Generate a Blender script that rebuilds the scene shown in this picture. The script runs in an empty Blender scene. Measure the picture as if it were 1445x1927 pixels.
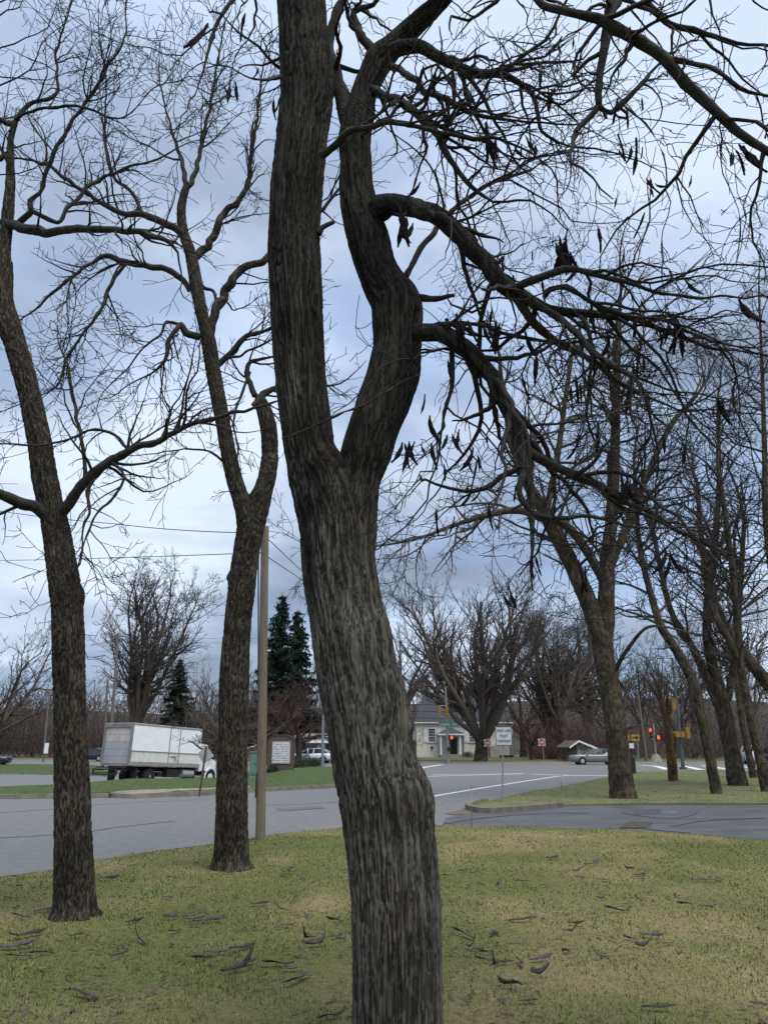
import bpy, bmesh, math, random
import numpy as np
from mathutils import Vector, Matrix, geometry
R = math.radians
rnd = random.Random(7)
nrg = np.random.default_rng(11)
scene = bpy.context.scene
COL = scene.collection

# ------------------------------------------------------------------ camera
F_PX, CX, CY = 1447.0, 722.5, 963.5
PITCH = R(17.0)
CAM = Vector((0, 0, 1.6))
cam_d = bpy.data.cameras.new('camera')
cam_d.sensor_fit = 'VERTICAL'
cam_d.angle = 2 * math.atan(963.5 / F_PX)
cam_d.clip_start = 0.05
cam_d.clip_end = 2500
cam = bpy.data.objects.new('camera', cam_d)
cam.location = CAM
cam.rotation_euler = (R(90) + PITCH, 0, 0)
COL.objects.link(cam)
scene.camera = cam
# ------------------------------------------------------------------ sky
SUN_EL, SUN_AZ = R(66), R(150)      # azimuth measured from +Y (ahead) clockwise
world = bpy.data.worlds.new('World')
scene.world = world
world.use_nodes = True
wn, wl = world.node_tree.nodes, world.node_tree.links
wn.clear()
w_out = wn.new('ShaderNodeOutputWorld'); w_bg = wn.new('ShaderNodeBackground')
w_bg.inputs['Strength'].default_value = 0.1
sky = wn.new('ShaderNodeTexSky'); sky.sky_type = 'NISHITA'; sky.sun_disc = False
sky.sun_elevation = SUN_EL; sky.sun_rotation = SUN_AZ
tc = wn.new('ShaderNodeTexCoord'); sep = wn.new('ShaderNodeSeparateXYZ')
wl.new(tc.outputs['Generated'], sep.inputs[0])
def wmath(op, a, b=None):
    n = wn.new('ShaderNodeMath'); n.operation = op
    for i, v in enumerate((a, b)):
        if v is None: continue
        if isinstance(v, (int, float)): n.inputs[i].default_value = v
        else: wl.new(v, n.inputs[i])
    return n.outputs[0]
zz = wmath('ADD', wmath('MAXIMUM', sep.outputs['Z'], 0.0), 0.34)
comb = wn.new('ShaderNodeCombineXYZ')
wl.new(wmath('DIVIDE', sep.outputs['X'], zz), comb.inputs['X'])
wl.new(wmath('DIVIDE', sep.outputs['Y'], zz), comb.inputs['Y'])
def cloud_noise(loc, scale, detail, rough, dist):
    mp = wn.new('ShaderNodeMapping'); mp.inputs['Location'].default_value = loc; mp.inputs['Scale'].default_value = (0.85, 1.2, 1)
    wl.new(comb.outputs[0], mp.inputs[0])
    nz = wn.new('ShaderNodeTexNoise'); nz.inputs['Scale'].default_value = scale; nz.inputs['Detail'].default_value = detail
    nz.inputs['Roughness'].default_value = rough; nz.inputs['Distortion'].default_value = dist
    wl.new(mp.outputs[0], nz.inputs['Vector']); return nz.outputs['Fac'], mp
def wramp(fac, stops):
    r = wn.new('ShaderNodeValToRGB'); wl.new(fac, r.inputs[0]); el = r.color_ramp.elements
    el[0].position, el[0].color = stops[0]; el[1].position, el[1].color = stops[-1]
    for p_, c_ in stops[1:-1]: e_ = el.new(p_); e_.color = c_
    return r.outputs[0]
def wmix(fac, a, b):
    m_ = wn.new('ShaderNodeMix'); m_.data_type = 'RGBA'
    if isinstance(fac, float): m_.inputs[0].default_value = fac
    else: wl.new(fac, m_.inputs[0])
    wl.new(a, m_.inputs[6]); wl.new(b, m_.inputs[7]); return m_.outputs[2]
cl_f, mpA = cloud_noise((5.478, -9.2085, 0), 1.45, 6, 0.5, 0.25)
gap_f, mpB = cloud_noise((2.1, 4.3, 0), 1.0, 4, 0.5, 0.4)
cloud = wramp(cl_f, [(0.35, (1.05, 1.29, 1.76, 1)), (0.46, (1.72, 2.1, 2.78, 1)), (0.59, (3.4, 3.85, 4.6, 1))])
blue = wramp(cl_f, [(0.3, (1.45, 2.15, 3.45, 1)), (0.7, (2.3, 3.05, 4.4, 1))])
gap = wramp(gap_f, [(0.47, (0, 0, 0, 1)), (0.64, (0.85, 0.85, 0.85, 1))])
wl.new(wmix(0.93, sky.outputs[0], wmix(gap, cloud, blue)), w_bg.inputs['Color']); wl.new(w_bg.outputs[0], w_out.inputs['Surface'])
# ------------------------------------------------------------------ sun behind the cloud
sun_d = bpy.data.lights.new('sun', 'SUN'); sun_d.energy = 1.5; sun_d.angle = R(40); sun_d.color = (1.0, 0.96, 0.9)
sun = bpy.data.objects.new('sun', sun_d)
sdir = Vector((math.sin(SUN_AZ) * math.cos(SUN_EL), math.cos(SUN_AZ) * math.cos(SUN_EL), math.sin(SUN_EL)))
sun.rotation_euler = sdir.to_track_quat('Z', 'Y').to_euler()
sun.location = (0, 0, 60)
COL.objects.link(sun)
scene.view_settings.view_transform = 'Standard'
scene.view_settings.look = 'None'
scene.view_settings.exposure = 1.3
scene.view_settings.gamma = 1.0
scene.view_settings.use_curve_mapping = False

# ------------------------------------------------------------------ photograph geometry
cp, sp_ = math.cos(PITCH), math.sin(PITCH)
def ray(px, py):
    cx, cy = (px - CX) / F_PX, (CY - py) / F_PX
    return Vector((cx, cp - cy * sp_, sp_ + cy * cp))
def P(px, py, Y):
    d = ray(px, py); return CAM + d * (Y / d.y)
def PR(px, py, Y, w):
    d = ray(px, py); t = Y / d.y; return CAM + d * t, 0.5 * w * t / F_PX
def sstep(a, b, x):
    t = np.clip((np.asarray(x, float) - a) / (b - a), 0, 1); return t * t * (3 - 2 * t)
def H(x, y):
    return -0.92 * sstep(-5, -11, x) * sstep(38, 58, y) * (1 - sstep(66, 92, y))
def G(px, py, up=0.0):
    d = ray(px, py)
    lo, hi = 2.0, 400.0
    t = lo
    for i in range(4000):
        t2 = t * 1.004
        p = CAM + d * t2
        if p.z <= float(H(p.x, p.y)) + up: break
        t = t2
    a, b = t, t2
    for _ in range(30):
        m = (a + b) / 2; p = CAM + d * m
        if p.z <= float(H(p.x, p.y)) + up: b = m
        else: a = m
    p = CAM + d * b
    return Vector((p.x, p.y, float(H(p.x, p.y)) + up))
def scale_at(Y, py=1400):            # metres per photograph pixel
    d = ray(722, py); return (Y / d.y) / F_PX

# ------------------------------------------------------------------ numpy noise
_perm = np.random.default_rng(3).permutation(256); _perm = np.concatenate([_perm, _perm, _perm])
_g = np.random.default_rng(4).normal(size=(256, 3)); _g /= np.linalg.norm(_g, axis=1)[:, None]
def perlin(p):
    p = np.asarray(p, float); i = np.floor(p).astype(int); f = p - i; i &= 255
    u = f * f * f * (f * (f * 6 - 15) + 10)
    def g(dx, dy, dz):
        h = _perm[_perm[_perm[i[..., 0] + dx] + i[..., 1] + dy] + i[..., 2] + dz]
        gv = _g[h & 255]
        return gv[..., 0] * (f[..., 0] - dx) + gv[..., 1] * (f[..., 1] - dy) + gv[..., 2] * (f[..., 2] - dz)
    def l(a, b, t): return a + t * (b - a)
    x = l(l(l(g(0,0,0), g(1,0,0), u[..., 0]), l(g(0,1,0), g(1,1,0), u[..., 0]), u[..., 1]),
          l(l(g(0,0,1), g(1,0,1), u[..., 0]), l(g(0,1,1), g(1,1,1), u[..., 0]), u[..., 1]), u[..., 2])
    return x * 1.6
def fbm(p, o=3):
    s = 0; a = 1.0; p = np.asarray(p, float)
    for k in range(o):
        s = s + a * perlin(p * 2 ** k + 17.3 * k); a *= 0.5
    return s

# ------------------------------------------------------------------ materials
MATS = {}
def M(name, c, c2=None, scale=5.0, rough=0.8, bump=0.0, bscale=None, detail=4, stretch=(1, 1, 1), spec=0.3,
      metal=0.0, contrast=(0.35, 0.65), coord='Object', emit=None, estr=0):
    if name in MATS: return MATS[name]
    m = bpy.data.materials.new(name); m.use_nodes = True
    n, l = m.node_tree.nodes, m.node_tree.links
    b = n['Principled BSDF']
    b.inputs['Roughness'].default_value = rough
    b.inputs['Metallic'].default_value = metal
    b.inputs['Specular IOR Level'].default_value = spec
    b.inputs['Base Color'].default_value = (*c, 1)
    if emit:
        b.inputs['Emission Color'].default_value = (*emit, 1); b.inputs['Emission Strength'].default_value = estr
    if c2 or bump:
        t = n.new('ShaderNodeTexCoord'); mpn = n.new('ShaderNodeMapping'); mpn.inputs['Scale'].default_value = stretch
        l.new(t.outputs[coord], mpn.inputs[0])
    if c2:
        z = n.new('ShaderNodeTexNoise'); z.inputs['Scale'].default_value = scale; z.inputs['Detail'].default_value = detail
        z.inputs['Roughness'].default_value = 0.6
        l.new(mpn.outputs[0], z.inputs['Vector'])
        r = n.new('ShaderNodeValToRGB')
        r.color_ramp.elements[0].position = contrast[0]; r.color_ramp.elements[0].color = (*c, 1)
        r.color_ramp.elements[1].position = contrast[1]; r.color_ramp.elements[1].color = (*c2, 1)
        l.new(z.outputs['Fac'], r.inputs[0]); l.new(r.outputs[0], b.inputs['Base Color'])
    if bump:
        z2 = n.new('ShaderNodeTexNoise'); z2.inputs['Scale'].default_value = bscale or scale * 3; z2.inputs['Detail'].default_value = 4
        l.new(mpn.outputs[0], z2.inputs['Vector'])
        bp = n.new('ShaderNodeBump'); bp.inputs['Strength'].default_value = bump; bp.inputs['Distance'].default_value = 0.02
        l.new(z2.outputs['Fac'], bp.inputs['Height']); l.new(bp.outputs[0], b.inputs['Normal'])
    MATS[name] = m
    return m
def bark_mat(name, furrow, ridge, lichen=None, lich_amt=0.5, stain_shade=0.0, fine=60, bump=0.5, crack=(34, 34, 2.6)):
    """Bark: the attribute 'ridge' (0 furrow .. 1 plate) picks between inner bark and weathered plate colour."""
    m = bpy.data.materials.new(name); m.use_nodes = True
    n, l = m.node_tree.nodes, m.node_tree.links
    b = n['Principled BSDF']; b.inputs['Roughness'].default_value = 0.92; b.inputs['Specular IOR Level'].default_value = 0.15
    at = n.new('ShaderNodeAttribute'); at.attribute_name = 'ridge'
    t = n.new('ShaderNodeTexCoord'); mpn = n.new('ShaderNodeMapping'); mpn.inputs['Scale'].default_value = (1, 1, 0.25)
    l.new(t.outputs['Object'], mpn.inputs[0])
    z = n.new('ShaderNodeTexNoise'); z.inputs['Scale'].default_value = fine; z.inputs['Detail'].default_value = 5; z.inputs['Roughness'].default_value = 0.65
    l.new(mpn.outputs[0], z.inputs['Vector'])
    def mix(fac, a, c, fixed=None):
        x = n.new('ShaderNodeMix'); x.data_type = 'RGBA'
        if fac is not None: l.new(fac, x.inputs[0])
        else: x.inputs[0].default_value = fixed
        for k, v in ((6, a), (7, c)):
            if isinstance(v, tuple): x.inputs[k].default_value = (*v, 1)
            else: l.new(v, x.inputs[k])
        return x.outputs[2]
    def rng(v, lo, hi, o0=0, o1=1):
        x = n.new('ShaderNodeMapRange'); l.new(v, x.inputs[0])
        x.inputs[1].default_value = lo; x.inputs[2].default_value = hi; x.inputs[3].default_value = o0; x.inputs[4].default_value = o1
        return x.outputs[0]
    dark = tuple(v * 0.74 for v in ridge)
    plate = mix(rng(z.outputs['Fac'], 0.35, 0.7), dark, ridge)
    colr = mix(at.outputs['Fac'], furrow, plate)
    mc = n.new('ShaderNodeMapping'); mc.inputs['Scale'].default_value = crack; l.new(t.outputs['Object'], mc.inputs[0])
    zc = n.new('ShaderNodeTexNoise'); zc.inputs['Scale'].default_value = 1.0; zc.inputs['Detail'].default_value = 3; zc.inputs['Roughness'].default_value = 0.55; zc.inputs['Distortion'].default_value = 0.25
    l.new(mc.outputs[0], zc.inputs['Vector'])
    s1_ = n.new('ShaderNodeMath'); s1_.operation = 'SUBTRACT'; l.new(zc.outputs['Fac'], s1_.inputs[0]); s1_.inputs[1].default_value = 0.5
    s2_ = n.new('ShaderNodeMath'); s2_.operation = 'ABSOLUTE'; l.new(s1_.outputs[0], s2_.inputs[0])
    open_ = rng(s2_.outputs[0], 0.008, 0.045, 0.0, 1.0)
    colr = mix(open_, furrow, colr)
    zl = n.new('ShaderNodeTexNoise'); zl.inputs['Scale'].default_value = 2.1; zl.inputs['Detail'].default_value = 3
    l.new(t.outputs['Object'], zl.inputs['Vector'])
    big = rng(zl.outputs['Fac'], 0.33, 0.68, 0.62, 1.3)
    vm = n.new('ShaderNodeVectorMath'); vm.operation = 'SCALE'; l.new(colr, vm.inputs[0]); l.new(big, vm.inputs['Scale'])
    colr = vm.outputs[0]
    if lichen:
        zv = n.new('ShaderNodeTexNoise'); zv.inputs['Scale'].default_value = 34; zv.inputs['Detail'].default_value = 4
        l.new(t.outputs['Object'], zv.inputs['Vector'])
        zp = n.new('ShaderNodeTexNoise'); zp.inputs['Scale'].default_value = 3.2; zp.inputs['Detail'].default_value = 2
        l.new(t.outputs['Object'], zp.inputs['Vector'])
        a1 = rng(zv.outputs['Fac'], 0.53, 0.6); a2 = rng(zp.outputs['Fac'], 0.45, 0.62)
        mu = n.new('ShaderNodeMath'); mu.operation = 'MULTIPLY'; l.new(a1, mu.inputs[0]); l.new(a2, mu.inputs[1])
        mu2 = n.new('ShaderNodeMath'); mu2.operation = 'MULTIPLY'; l.new(mu.outputs[0], mu2.inputs[0]); mu2.inputs[1].default_value = lich_amt
        colr = mix(mu2.outputs[0], colr, lichen)
    if stain_shade:            # rain streaks, plus painted backlit shade darkening the upper trunk and stems
        ms = n.new('ShaderNodeMapping'); ms.inputs['Scale'].default_value = (5.0, 5.0, 0.4); ms.inputs['Location'].default_value = (1.7, 0.4, stain_shade)
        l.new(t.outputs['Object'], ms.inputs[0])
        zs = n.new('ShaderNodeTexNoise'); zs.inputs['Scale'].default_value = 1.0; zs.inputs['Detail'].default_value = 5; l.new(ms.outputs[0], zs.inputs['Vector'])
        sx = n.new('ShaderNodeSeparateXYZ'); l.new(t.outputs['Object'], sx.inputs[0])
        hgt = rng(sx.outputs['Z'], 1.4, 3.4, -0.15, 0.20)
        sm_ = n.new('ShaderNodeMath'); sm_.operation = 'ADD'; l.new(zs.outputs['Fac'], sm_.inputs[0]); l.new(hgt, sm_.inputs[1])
        wet_shade = rng(sm_.outputs[0], 0.47, 0.66, 1.0, 0.34)
        vs = n.new('ShaderNodeVectorMath'); vs.operation = 'SCALE'; l.new(colr, vs.inputs[0]); l.new(wet_shade, vs.inputs['Scale']); colr = vs.outputs[0]
    l.new(colr, b.inputs['Base Color'])
    bp = n.new('ShaderNodeBump'); bp.inputs['Strength'].default_value = bump; bp.inputs['Distance'].default_value = 0.012
    hs_ = n.new('ShaderNodeMath'); hs_.operation = 'MULTIPLY_ADD'; l.new(open_, hs_.inputs[0]); hs_.inputs[1].default_value = 0.8; l.new(z.outputs['Fac'], hs_.inputs[2])
    l.new(hs_.outputs[0], bp.inputs['Height']); l.new(bp.outputs[0], b.inputs['Normal'])
    MATS[name] = m
    return m

# ------------------------------------------------------------------ mesh helpers
def link(name, me, mat=None, parent=None):
    o = bpy.data.objects.new(name, me); COL.objects.link(o)
    if mat is not None and not me.materials: me.materials.append(mat)
    if parent is not None: o.parent = parent
    return o
def tag(o, label=None, cat=None, group=None, kind=None):
    if label: o['label'] = label
    if cat: o['category'] = cat
    if group: o['group'] = group
    if kind: o['kind'] = kind
    return o
def thing(name, label, cat, loc=(0, 0, 0), rz=0.0, group=None):
    o = bpy.data.objects.new(name, None); COL.objects.link(o)
    o.empty_display_size = 0.2
    o.location = loc; o.rotation_euler = (0, 0, rz)
    return tag(o, label, cat, group)
def copy_tree(o, parent=None):
    c = o.copy(); COL.objects.link(c)
    if parent is not None: c.parent = parent
    for ch in o.children: copy_tree(ch, c)
    return c
def np_mesh(name, verts, quads=None, tris=None, smooth=True):
    me = bpy.data.meshes.new(name)
    verts = np.asarray(verts, np.float32).reshape(-1, 3)
    nq = 0 if quads is None else len(quads); nt = 0 if tris is None else len(tris)
    me.vertices.add(len(verts)); me.vertices.foreach_set('co', verts.ravel())
    loops = []
    if nq: loops.append(np.asarray(quads, np.int32).ravel())
    if nt: loops.append(np.asarray(tris, np.int32).ravel())
    loops = np.concatenate(loops)
    me.loops.add(len(loops)); me.loops.foreach_set('vertex_index', loops)
    me.polygons.add(nq + nt)
    st = np.concatenate([np.arange(nq) * 4, nq * 4 + np.arange(nt) * 3]).astype(np.int32)
    me.polygons.foreach_set('loop_start', st)
    me.polygons.foreach_set('use_smooth', np.full(nq + nt, smooth))
    me.update(calc_edges=True)
    return me
def set_attr(me, name, vals):
    a = me.attributes.new(name, 'FLOAT', 'POINT'); a.data.foreach_set('value', np.asarray(vals, np.float32))
class MB:
    def __init__(s): s.bm = bmesh.new()
    def box(s, c, size, rot=None, bevel=0.0):
        mt = Matrix.Translation(c) @ (rot.to_4x4() if rot else Matrix()) @ Matrix.Diagonal((*size, 1))
        r = bmesh.ops.create_cube(s.bm, size=1.0, matrix=mt)
        if bevel:
            es = list({e for v in r['verts'] for e in v.link_edges})
            bmesh.ops.bevel(s.bm, geom=es, offset=bevel, segments=2, affect='EDGES', profile=0.7)
        return s
    def cyl(s, a, b, r0, r1=None, n=12, caps=True):
        a, b = Vector(a), Vector(b); d = b - a; r1 = r0 if r1 is None else r1
        q = d.to_track_quat('Z', 'Y').to_matrix().to_4x4()
        bmesh.ops.create_cone(s.bm, cap_ends=caps, segments=n, radius1=max(r0, 1e-4), radius2=max(r1, 1e-4), depth=d.length,
                              matrix=Matrix.Translation((a + b) / 2) @ q)
        return s
    def sphere(s, c, size, seg=14):
        bmesh.ops.create_uvsphere(s.bm, u_segments=seg, v_segments=seg // 2 + 2, radius=1.0, matrix=Matrix.Translation(c) @ Matrix.Diagonal((*size, 1)))
        return s
    def poly(s, pts):
        s.bm.faces.new([s.bm.verts.new(p) for p in pts]); return s
    def prism(s, pts, off):
        """closed prism: polygon pts (3-D) swept by the vector off"""
        off = Vector(off)
        a = [s.bm.verts.new(Vector(p)) for p in pts]; b = [s.bm.verts.new(Vector(p) + off) for p in pts]
        s.bm.faces.new(a[::-1]); s.bm.faces.new(b)
        n = len(a)
        for i in range(n): s.bm.faces.new((a[i], a[(i + 1) % n], b[(i + 1) % n], b[i]))
        return s
    def build(s, name, mat, parent=None, smooth=False, label=None, kind=None):
        bmesh.ops.recalc_face_normals(s.bm, faces=s.bm.faces)
        me = bpy.data.meshes.new(name); s.bm.to_mesh(me); s.bm.free()
        if smooth:
            for p in me.polygons: p.use_smooth = True
        o = link(name, me, mat, parent)
        if label: o['label'] = label
        if kind: o['kind'] = kind
        return o
def text_obj(name, body, size, mat, parent, loc, rot, ext=0.002, sx=1.0, align='CENTER'):
    cu = bpy.data.curves.new(name, 'FONT'); cu.body = body; cu.size = size; cu.align_x = align; cu.align_y = 'CENTER'; cu.extrude = ext
    to = bpy.data.objects.new(name, cu); COL.objects.link(to)
    dg = bpy.context.evaluated_depsgraph_get()
    me = bpy.data.meshes.new_from_object(to.evaluated_get(dg))
    bpy.data.objects.remove(to)
    me.name = name; me.materials.clear()
    o = link(name, me, mat, parent); o.location = loc; o.rotation_euler = rot; o.scale = (sx, 1, 1)
    return o

# ------------------------------------------------------------------ tubes
def catmull(pts, rad, ds):
    pts = np.array([tuple(p) for p in pts], float); rad = np.array(rad, float)
    p = np.vstack([2 * pts[0] - pts[1], pts, 2 * pts[-1] - pts[-2]]); r = np.concatenate([[rad[0]], rad, [rad[-1]]])
    op, orr = [], []
    for i in range(1, len(p) - 2):
        L = np.linalg.norm(p[i + 1] - p[i]); n = max(1, int(round(L / ds)))
        t = (np.arange(n) / n)[:, None]
        op.append(0.5 * (2 * p[i] + (p[i + 1] - p[i - 1]) * t + (2 * p[i - 1] - 5 * p[i] + 4 * p[i + 1] - p[i + 2]) * t ** 2
                         + (3 * p[i] - p[i - 1] - 3 * p[i + 1] + p[i + 2]) * t ** 3))
        tt = t[:, 0]
        orr.append(r[i] + (r[i + 1] - r[i]) * tt * tt * (3 - 2 * tt) if abs(r[i+1]-r[i]) < 0.3 * r[i] else r[i] + (r[i + 1] - r[i]) * tt)
    op.append(p[-2][None]); orr.append([r[-2]])
    return np.vstack(op), np.concatenate(orr)
def frames(c):
    T = np.gradient(c, axis=0); T /= np.linalg.norm(T, axis=1)[:, None] + 1e-12
    n = np.cross(T[0], [0.13, 1, 0.07]); n /= np.linalg.norm(n)
    N = [n]
    for i in range(1, len(c)):
        n = n - T[i] * n.dot(T[i]); n /= np.linalg.norm(n) + 1e-12; N.append(n)
    N = np.array(N); return T, N, np.cross(T, N)
def bark_tube(name, pts, rad, ds, nth, amp, freq, stretch, kind='plate', origin=(0, 0, 0), lumps=(), seed=0.0, wob=0.05, twist=0.0, cap=True):
    c, r = catmull(pts, rad, ds)
    T, N, B = frames(c)
    s = np.concatenate([[0], np.cumsum(np.linalg.norm(np.diff(c, axis=0), axis=1))])
    th = np.linspace(0, 2 * math.pi, nth, endpoint=False)
    TH = th[None, :] + twist * s[:, None]
    dirv = np.cos(th)[None, :, None] * N[:, None, :] + np.sin(th)[None, :, None] * B[:, None, :]
    RR = np.repeat(r[:, None], nth, 1)
    q = np.stack([np.cos(TH) * RR, np.sin(TH) * RR, np.repeat(s[:, None], nth, 1)], -1)
    low = fbm(q * np.array([3.0, 3.0, 1.2]) + seed, 2)
    RR = RR * (1 + wob * low)
    qq = q * np.array([freq, freq, freq / stretch]) + seed * 3.1
    warp = fbm(q * np.array([freq * 0.5, freq * 0.5, freq * 0.25]) + 5.5 + seed, 2)
    wa = 0.24 if kind == 'plate' else 0.5
    qq[..., 0] += wa * warp; qq[..., 1] += wa * np.roll(warp, nth // 4, 1)
    n1 = perlin(qq); n2 = perlin(qq * np.array([2.1, 2.1, 2.6]) + 9.1)
    if kind == 'plate':
        f1 = sstep(0.01, 0.19, np.abs(n1 + 0.3 * n2)); f2 = sstep(0.0, 0.28, np.abs(n2 + 0.1))
        n3 = perlin(qq * np.array([3.3, 3.3, 2.0]) + 31.7); f3 = sstep(0.0, 0.3, np.abs(n3))
        ridge = np.clip((0.62 + 0.2 * f2 + 0.18 * f3) * f1 - 0.35 * (1 - f2) , 0, 1)
        h = ridge + 0.10 * np.clip(n1, -1, 1) * f1
    else:
        f1 = sstep(0.02, 0.42, np.abs(n1 + 0.45 * n2)); f2 = sstep(0, 0.5, np.abs(n2 + 0.3))
        ridge = np.clip(f1 * (0.55 + 0.45 * f2), 0, 1); h = ridge
    fine = fbm(q * np.array([freq * 4, freq * 4, freq * 1.5]) + 2.2, 2)
    am = amp * np.clip(r / (r.max() * 0.6), 0.3, 1)[:, None]
    disp = am * (h - 0.7) + am * 0.16 * fine
    pos = c[:, None, :] + dirv * (RR + disp)[..., None]
    for (lp, lr, la) in lumps:
        d2 = ((pos - np.array(lp)) ** 2).sum(-1); pos = pos + dirv * (la * np.exp(-d2 / (2 * lr * lr)))[..., None]
    pos -= np.array(origin)
    m = len(c)
    i = np.arange(m - 1)[:, None] * nth; j = np.arange(nth)[None, :]; j2 = (j + 1) % nth
    quads = np.stack([i + j, i + j2, i + nth + j2, i + nth + j], -1).reshape(-1, 4)
    v = pos.reshape(-1, 3); rv = ridge.reshape(-1)
    tris = None
    if cap:
        v = np.vstack([v, (c[-1] - np.array(origin))[None] + T[-1] * r[-1] * 0.3]); rv = np.append(rv, 0.5)
        k = len(v) - 1; b = (m - 1) * nth
        tris = np.stack([b + np.arange(nth), b + (np.arange(nth) + 1) % nth, np.full(nth, k)], -1)
    me = np_mesh(name, v, quads, tris); set_attr(me, 'ridge', rv)
    return me, c, r
def tubes(polys, k, origin=(0, 0, 0)):
    """polys: list of (points, radii); every one resampled by count groups; returns verts, quads"""
    groups = {}
    for p, r in polys: groups.setdefault(len(p), []).append((p, r))
    V, Q, off = [], [], 0
    th = np.linspace(0, 2 * math.pi, k, endpoint=False)
    for n, lst in groups.items():
        c = np.array([[tuple(q) for q in p] for p, _ in lst], float); r = np.array([q for _, q in lst], float)
        Bn = len(lst)
        T = np.gradient(c, axis=1); T /= np.linalg.norm(T, axis=2)[..., None] + 1e-12
        ref = nrg.normal(size=(Bn, 1, 3)); mean = T.mean(1, keepdims=True)
        ref -= mean * (ref * mean).sum(-1, keepdims=True) / ((mean ** 2).sum(-1, keepdims=True) + 1e-9)
        N = np.cross(T, np.broadcast_to(ref, T.shape)); N /= np.linalg.norm(N, axis=2)[..., None] + 1e-12
        Bi = np.cross(T, N)
        v = c[:, :, None, :] + (np.cos(th)[None, None, :, None] * N[:, :, None, :] + np.sin(th)[None, None, :, None] * Bi[:, :, None, :]) * r[:, :, None, None]
        v = v.reshape(-1, 3) - np.array(origin)
        b = (np.arange(Bn) * n * k)[:, None, None] + (np.arange(n - 1) * k)[None, :, None]
        j = np.arange(k)[None, None, :]; j2 = (j + 1) % k
        q = np.stack([b + j, b + j2, b + k + j2, b + k + j], -1).reshape(-1, 4) + off
        V.append(v); Q.append(q); off += len(v)
    return np.vstack(V), np.vstack(Q)
def tube_mesh(name, polys, k, origin=(0, 0, 0)):
    v, q = tubes(polys, k, origin); me = np_mesh(name, v, q); return me
def multi_tube(name, polys_by_k, origin=(0, 0, 0)):
    V, Q, off = [], [], 0
    for k, polys in polys_by_k:
        if not polys: continue
        v, q = tubes(polys, k, origin); V.append(v); Q.append(q + off); off += len(v)
    return np_mesh(name, np.vstack(V), np.vstack(Q))

# ------------------------------------------------------------------ twig growth
class Prm:
    def __init__(s, **k):
        s.wob = 0.28; s.trop = 0.02; s.kids = (5.0, 6.0, 7.0); s.ratio = (0.55, 0.5, 0.45); s.ang = (40, 65); s.rmin = 0.0016
        s.levels = 3; s.npts = (8, 6, 4); s.zig = 0.0; s.rk = 0.6; s.flat = 0.0; s.minlen = 0.06; s.gravity = (0, 0, 0)
        s.__dict__.update(k)
def perp_dir(d, ang, rg, flat=0.0):
    a = rg.uniform(0, 2 * math.pi)
    u = d.orthogonal().normalized(); v = d.cross(u)
    w = u * math.cos(a) + v * math.sin(a)
    if flat: w.z *= (1 - flat)
    return (d * math.cos(ang) + w * math.sin(ang)).normalized()
def grow(out, p, d, L, r, lvl, prm, rg):
    n = prm.npts[min(lvl, len(prm.npts) - 1)]
    step = L / (n - 1)
    pts, rad = [p.copy()], [r]
    d = d.normalized(); zs = 1; side = d.orthogonal().normalized()
    for i in range(1, n):
        d = d + Vector((rg.gauss(0, prm.wob), rg.gauss(0, prm.wob), rg.gauss(0, prm.wob) + prm.trop)) * 1.0
        if prm.zig: d += side * prm.zig * zs; zs = -zs
        d.normalize(); p = p + d * step
        pts.append(p.copy()); rad.append(max(prm.rmin, r * (1 - 0.8 * i / (n - 1))))
    out[lvl].append((pts, rad))
    if lvl + 1 >= prm.levels: return
    nk = prm.kids[lvl] * L
    nk = int(nk) + (rg.random() < nk - int(nk))
    for _ in range(nk):
        t = rg.uniform(0.15, 1.0) * (n - 1); i = min(int(t), n - 2); f = t - i
        q = pts[i].lerp(pts[i + 1], f); rr = rad[i] + (rad[i + 1] - rad[i]) * f
        dd = (pts[i + 1] - pts[i]).normalized()
        cl = L * prm.ratio[lvl] * rg.uniform(0.5, 1.2) * (1.1 - 0.5 * t / (n - 1))
        if cl < prm.minlen: cl = prm.minlen
        grow(out, q, perp_dir(dd, R(rg.uniform(*prm.ang)), rg, prm.flat), cl, max(prm.rmin, rr * prm.rk), lvl + 1, prm, rg)
def sprout(out, pts, rad, per_m, Lr, prm, rg, t0=0.15, t1=1.0, bias=None, lvl=0, rcap=0.02, tip=True, tipmax=9.0):
    """side shoots along a traced limb"""
    pts = [Vector(p) for p in pts]
    seg = [(pts[i + 1] - pts[i]).length for i in range(len(pts) - 1)]; tot = sum(seg)
    cnt = int(per_m * tot * (t1 - t0) + rg.random())
    cum = np.concatenate([[0], np.cumsum(seg)])
    for _ in range(cnt):
        s = rg.uniform(t0, t1) * tot; i = int(min(np.searchsorted(cum, s, side='right') - 1, len(seg) - 1)); f = (s - cum[i]) / max(seg[i], 1e-6)
        q = pts[i].lerp(pts[i + 1], f); rr = rad[i] + (rad[i + 1] - rad[i]) * f
        d = perp_dir((pts[i + 1] - pts[i]).normalized(), R(rg.uniform(*prm.ang)), rg, prm.flat)
        if bias is not None: d = (d + Vector(bias)).normalized()
        grow(out, q, d, rg.uniform(*Lr), min(rcap, max(prm.rmin * 1.3, rr * 0.55)), lvl, prm, rg)
    if tip:
        grow(out, pts[-1], (pts[-1] - pts[-2]).normalized(), min(Lr[1] * 0.8, tipmax), max(prm.rmin, rad[-1]), lvl, prm, rg)
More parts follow.
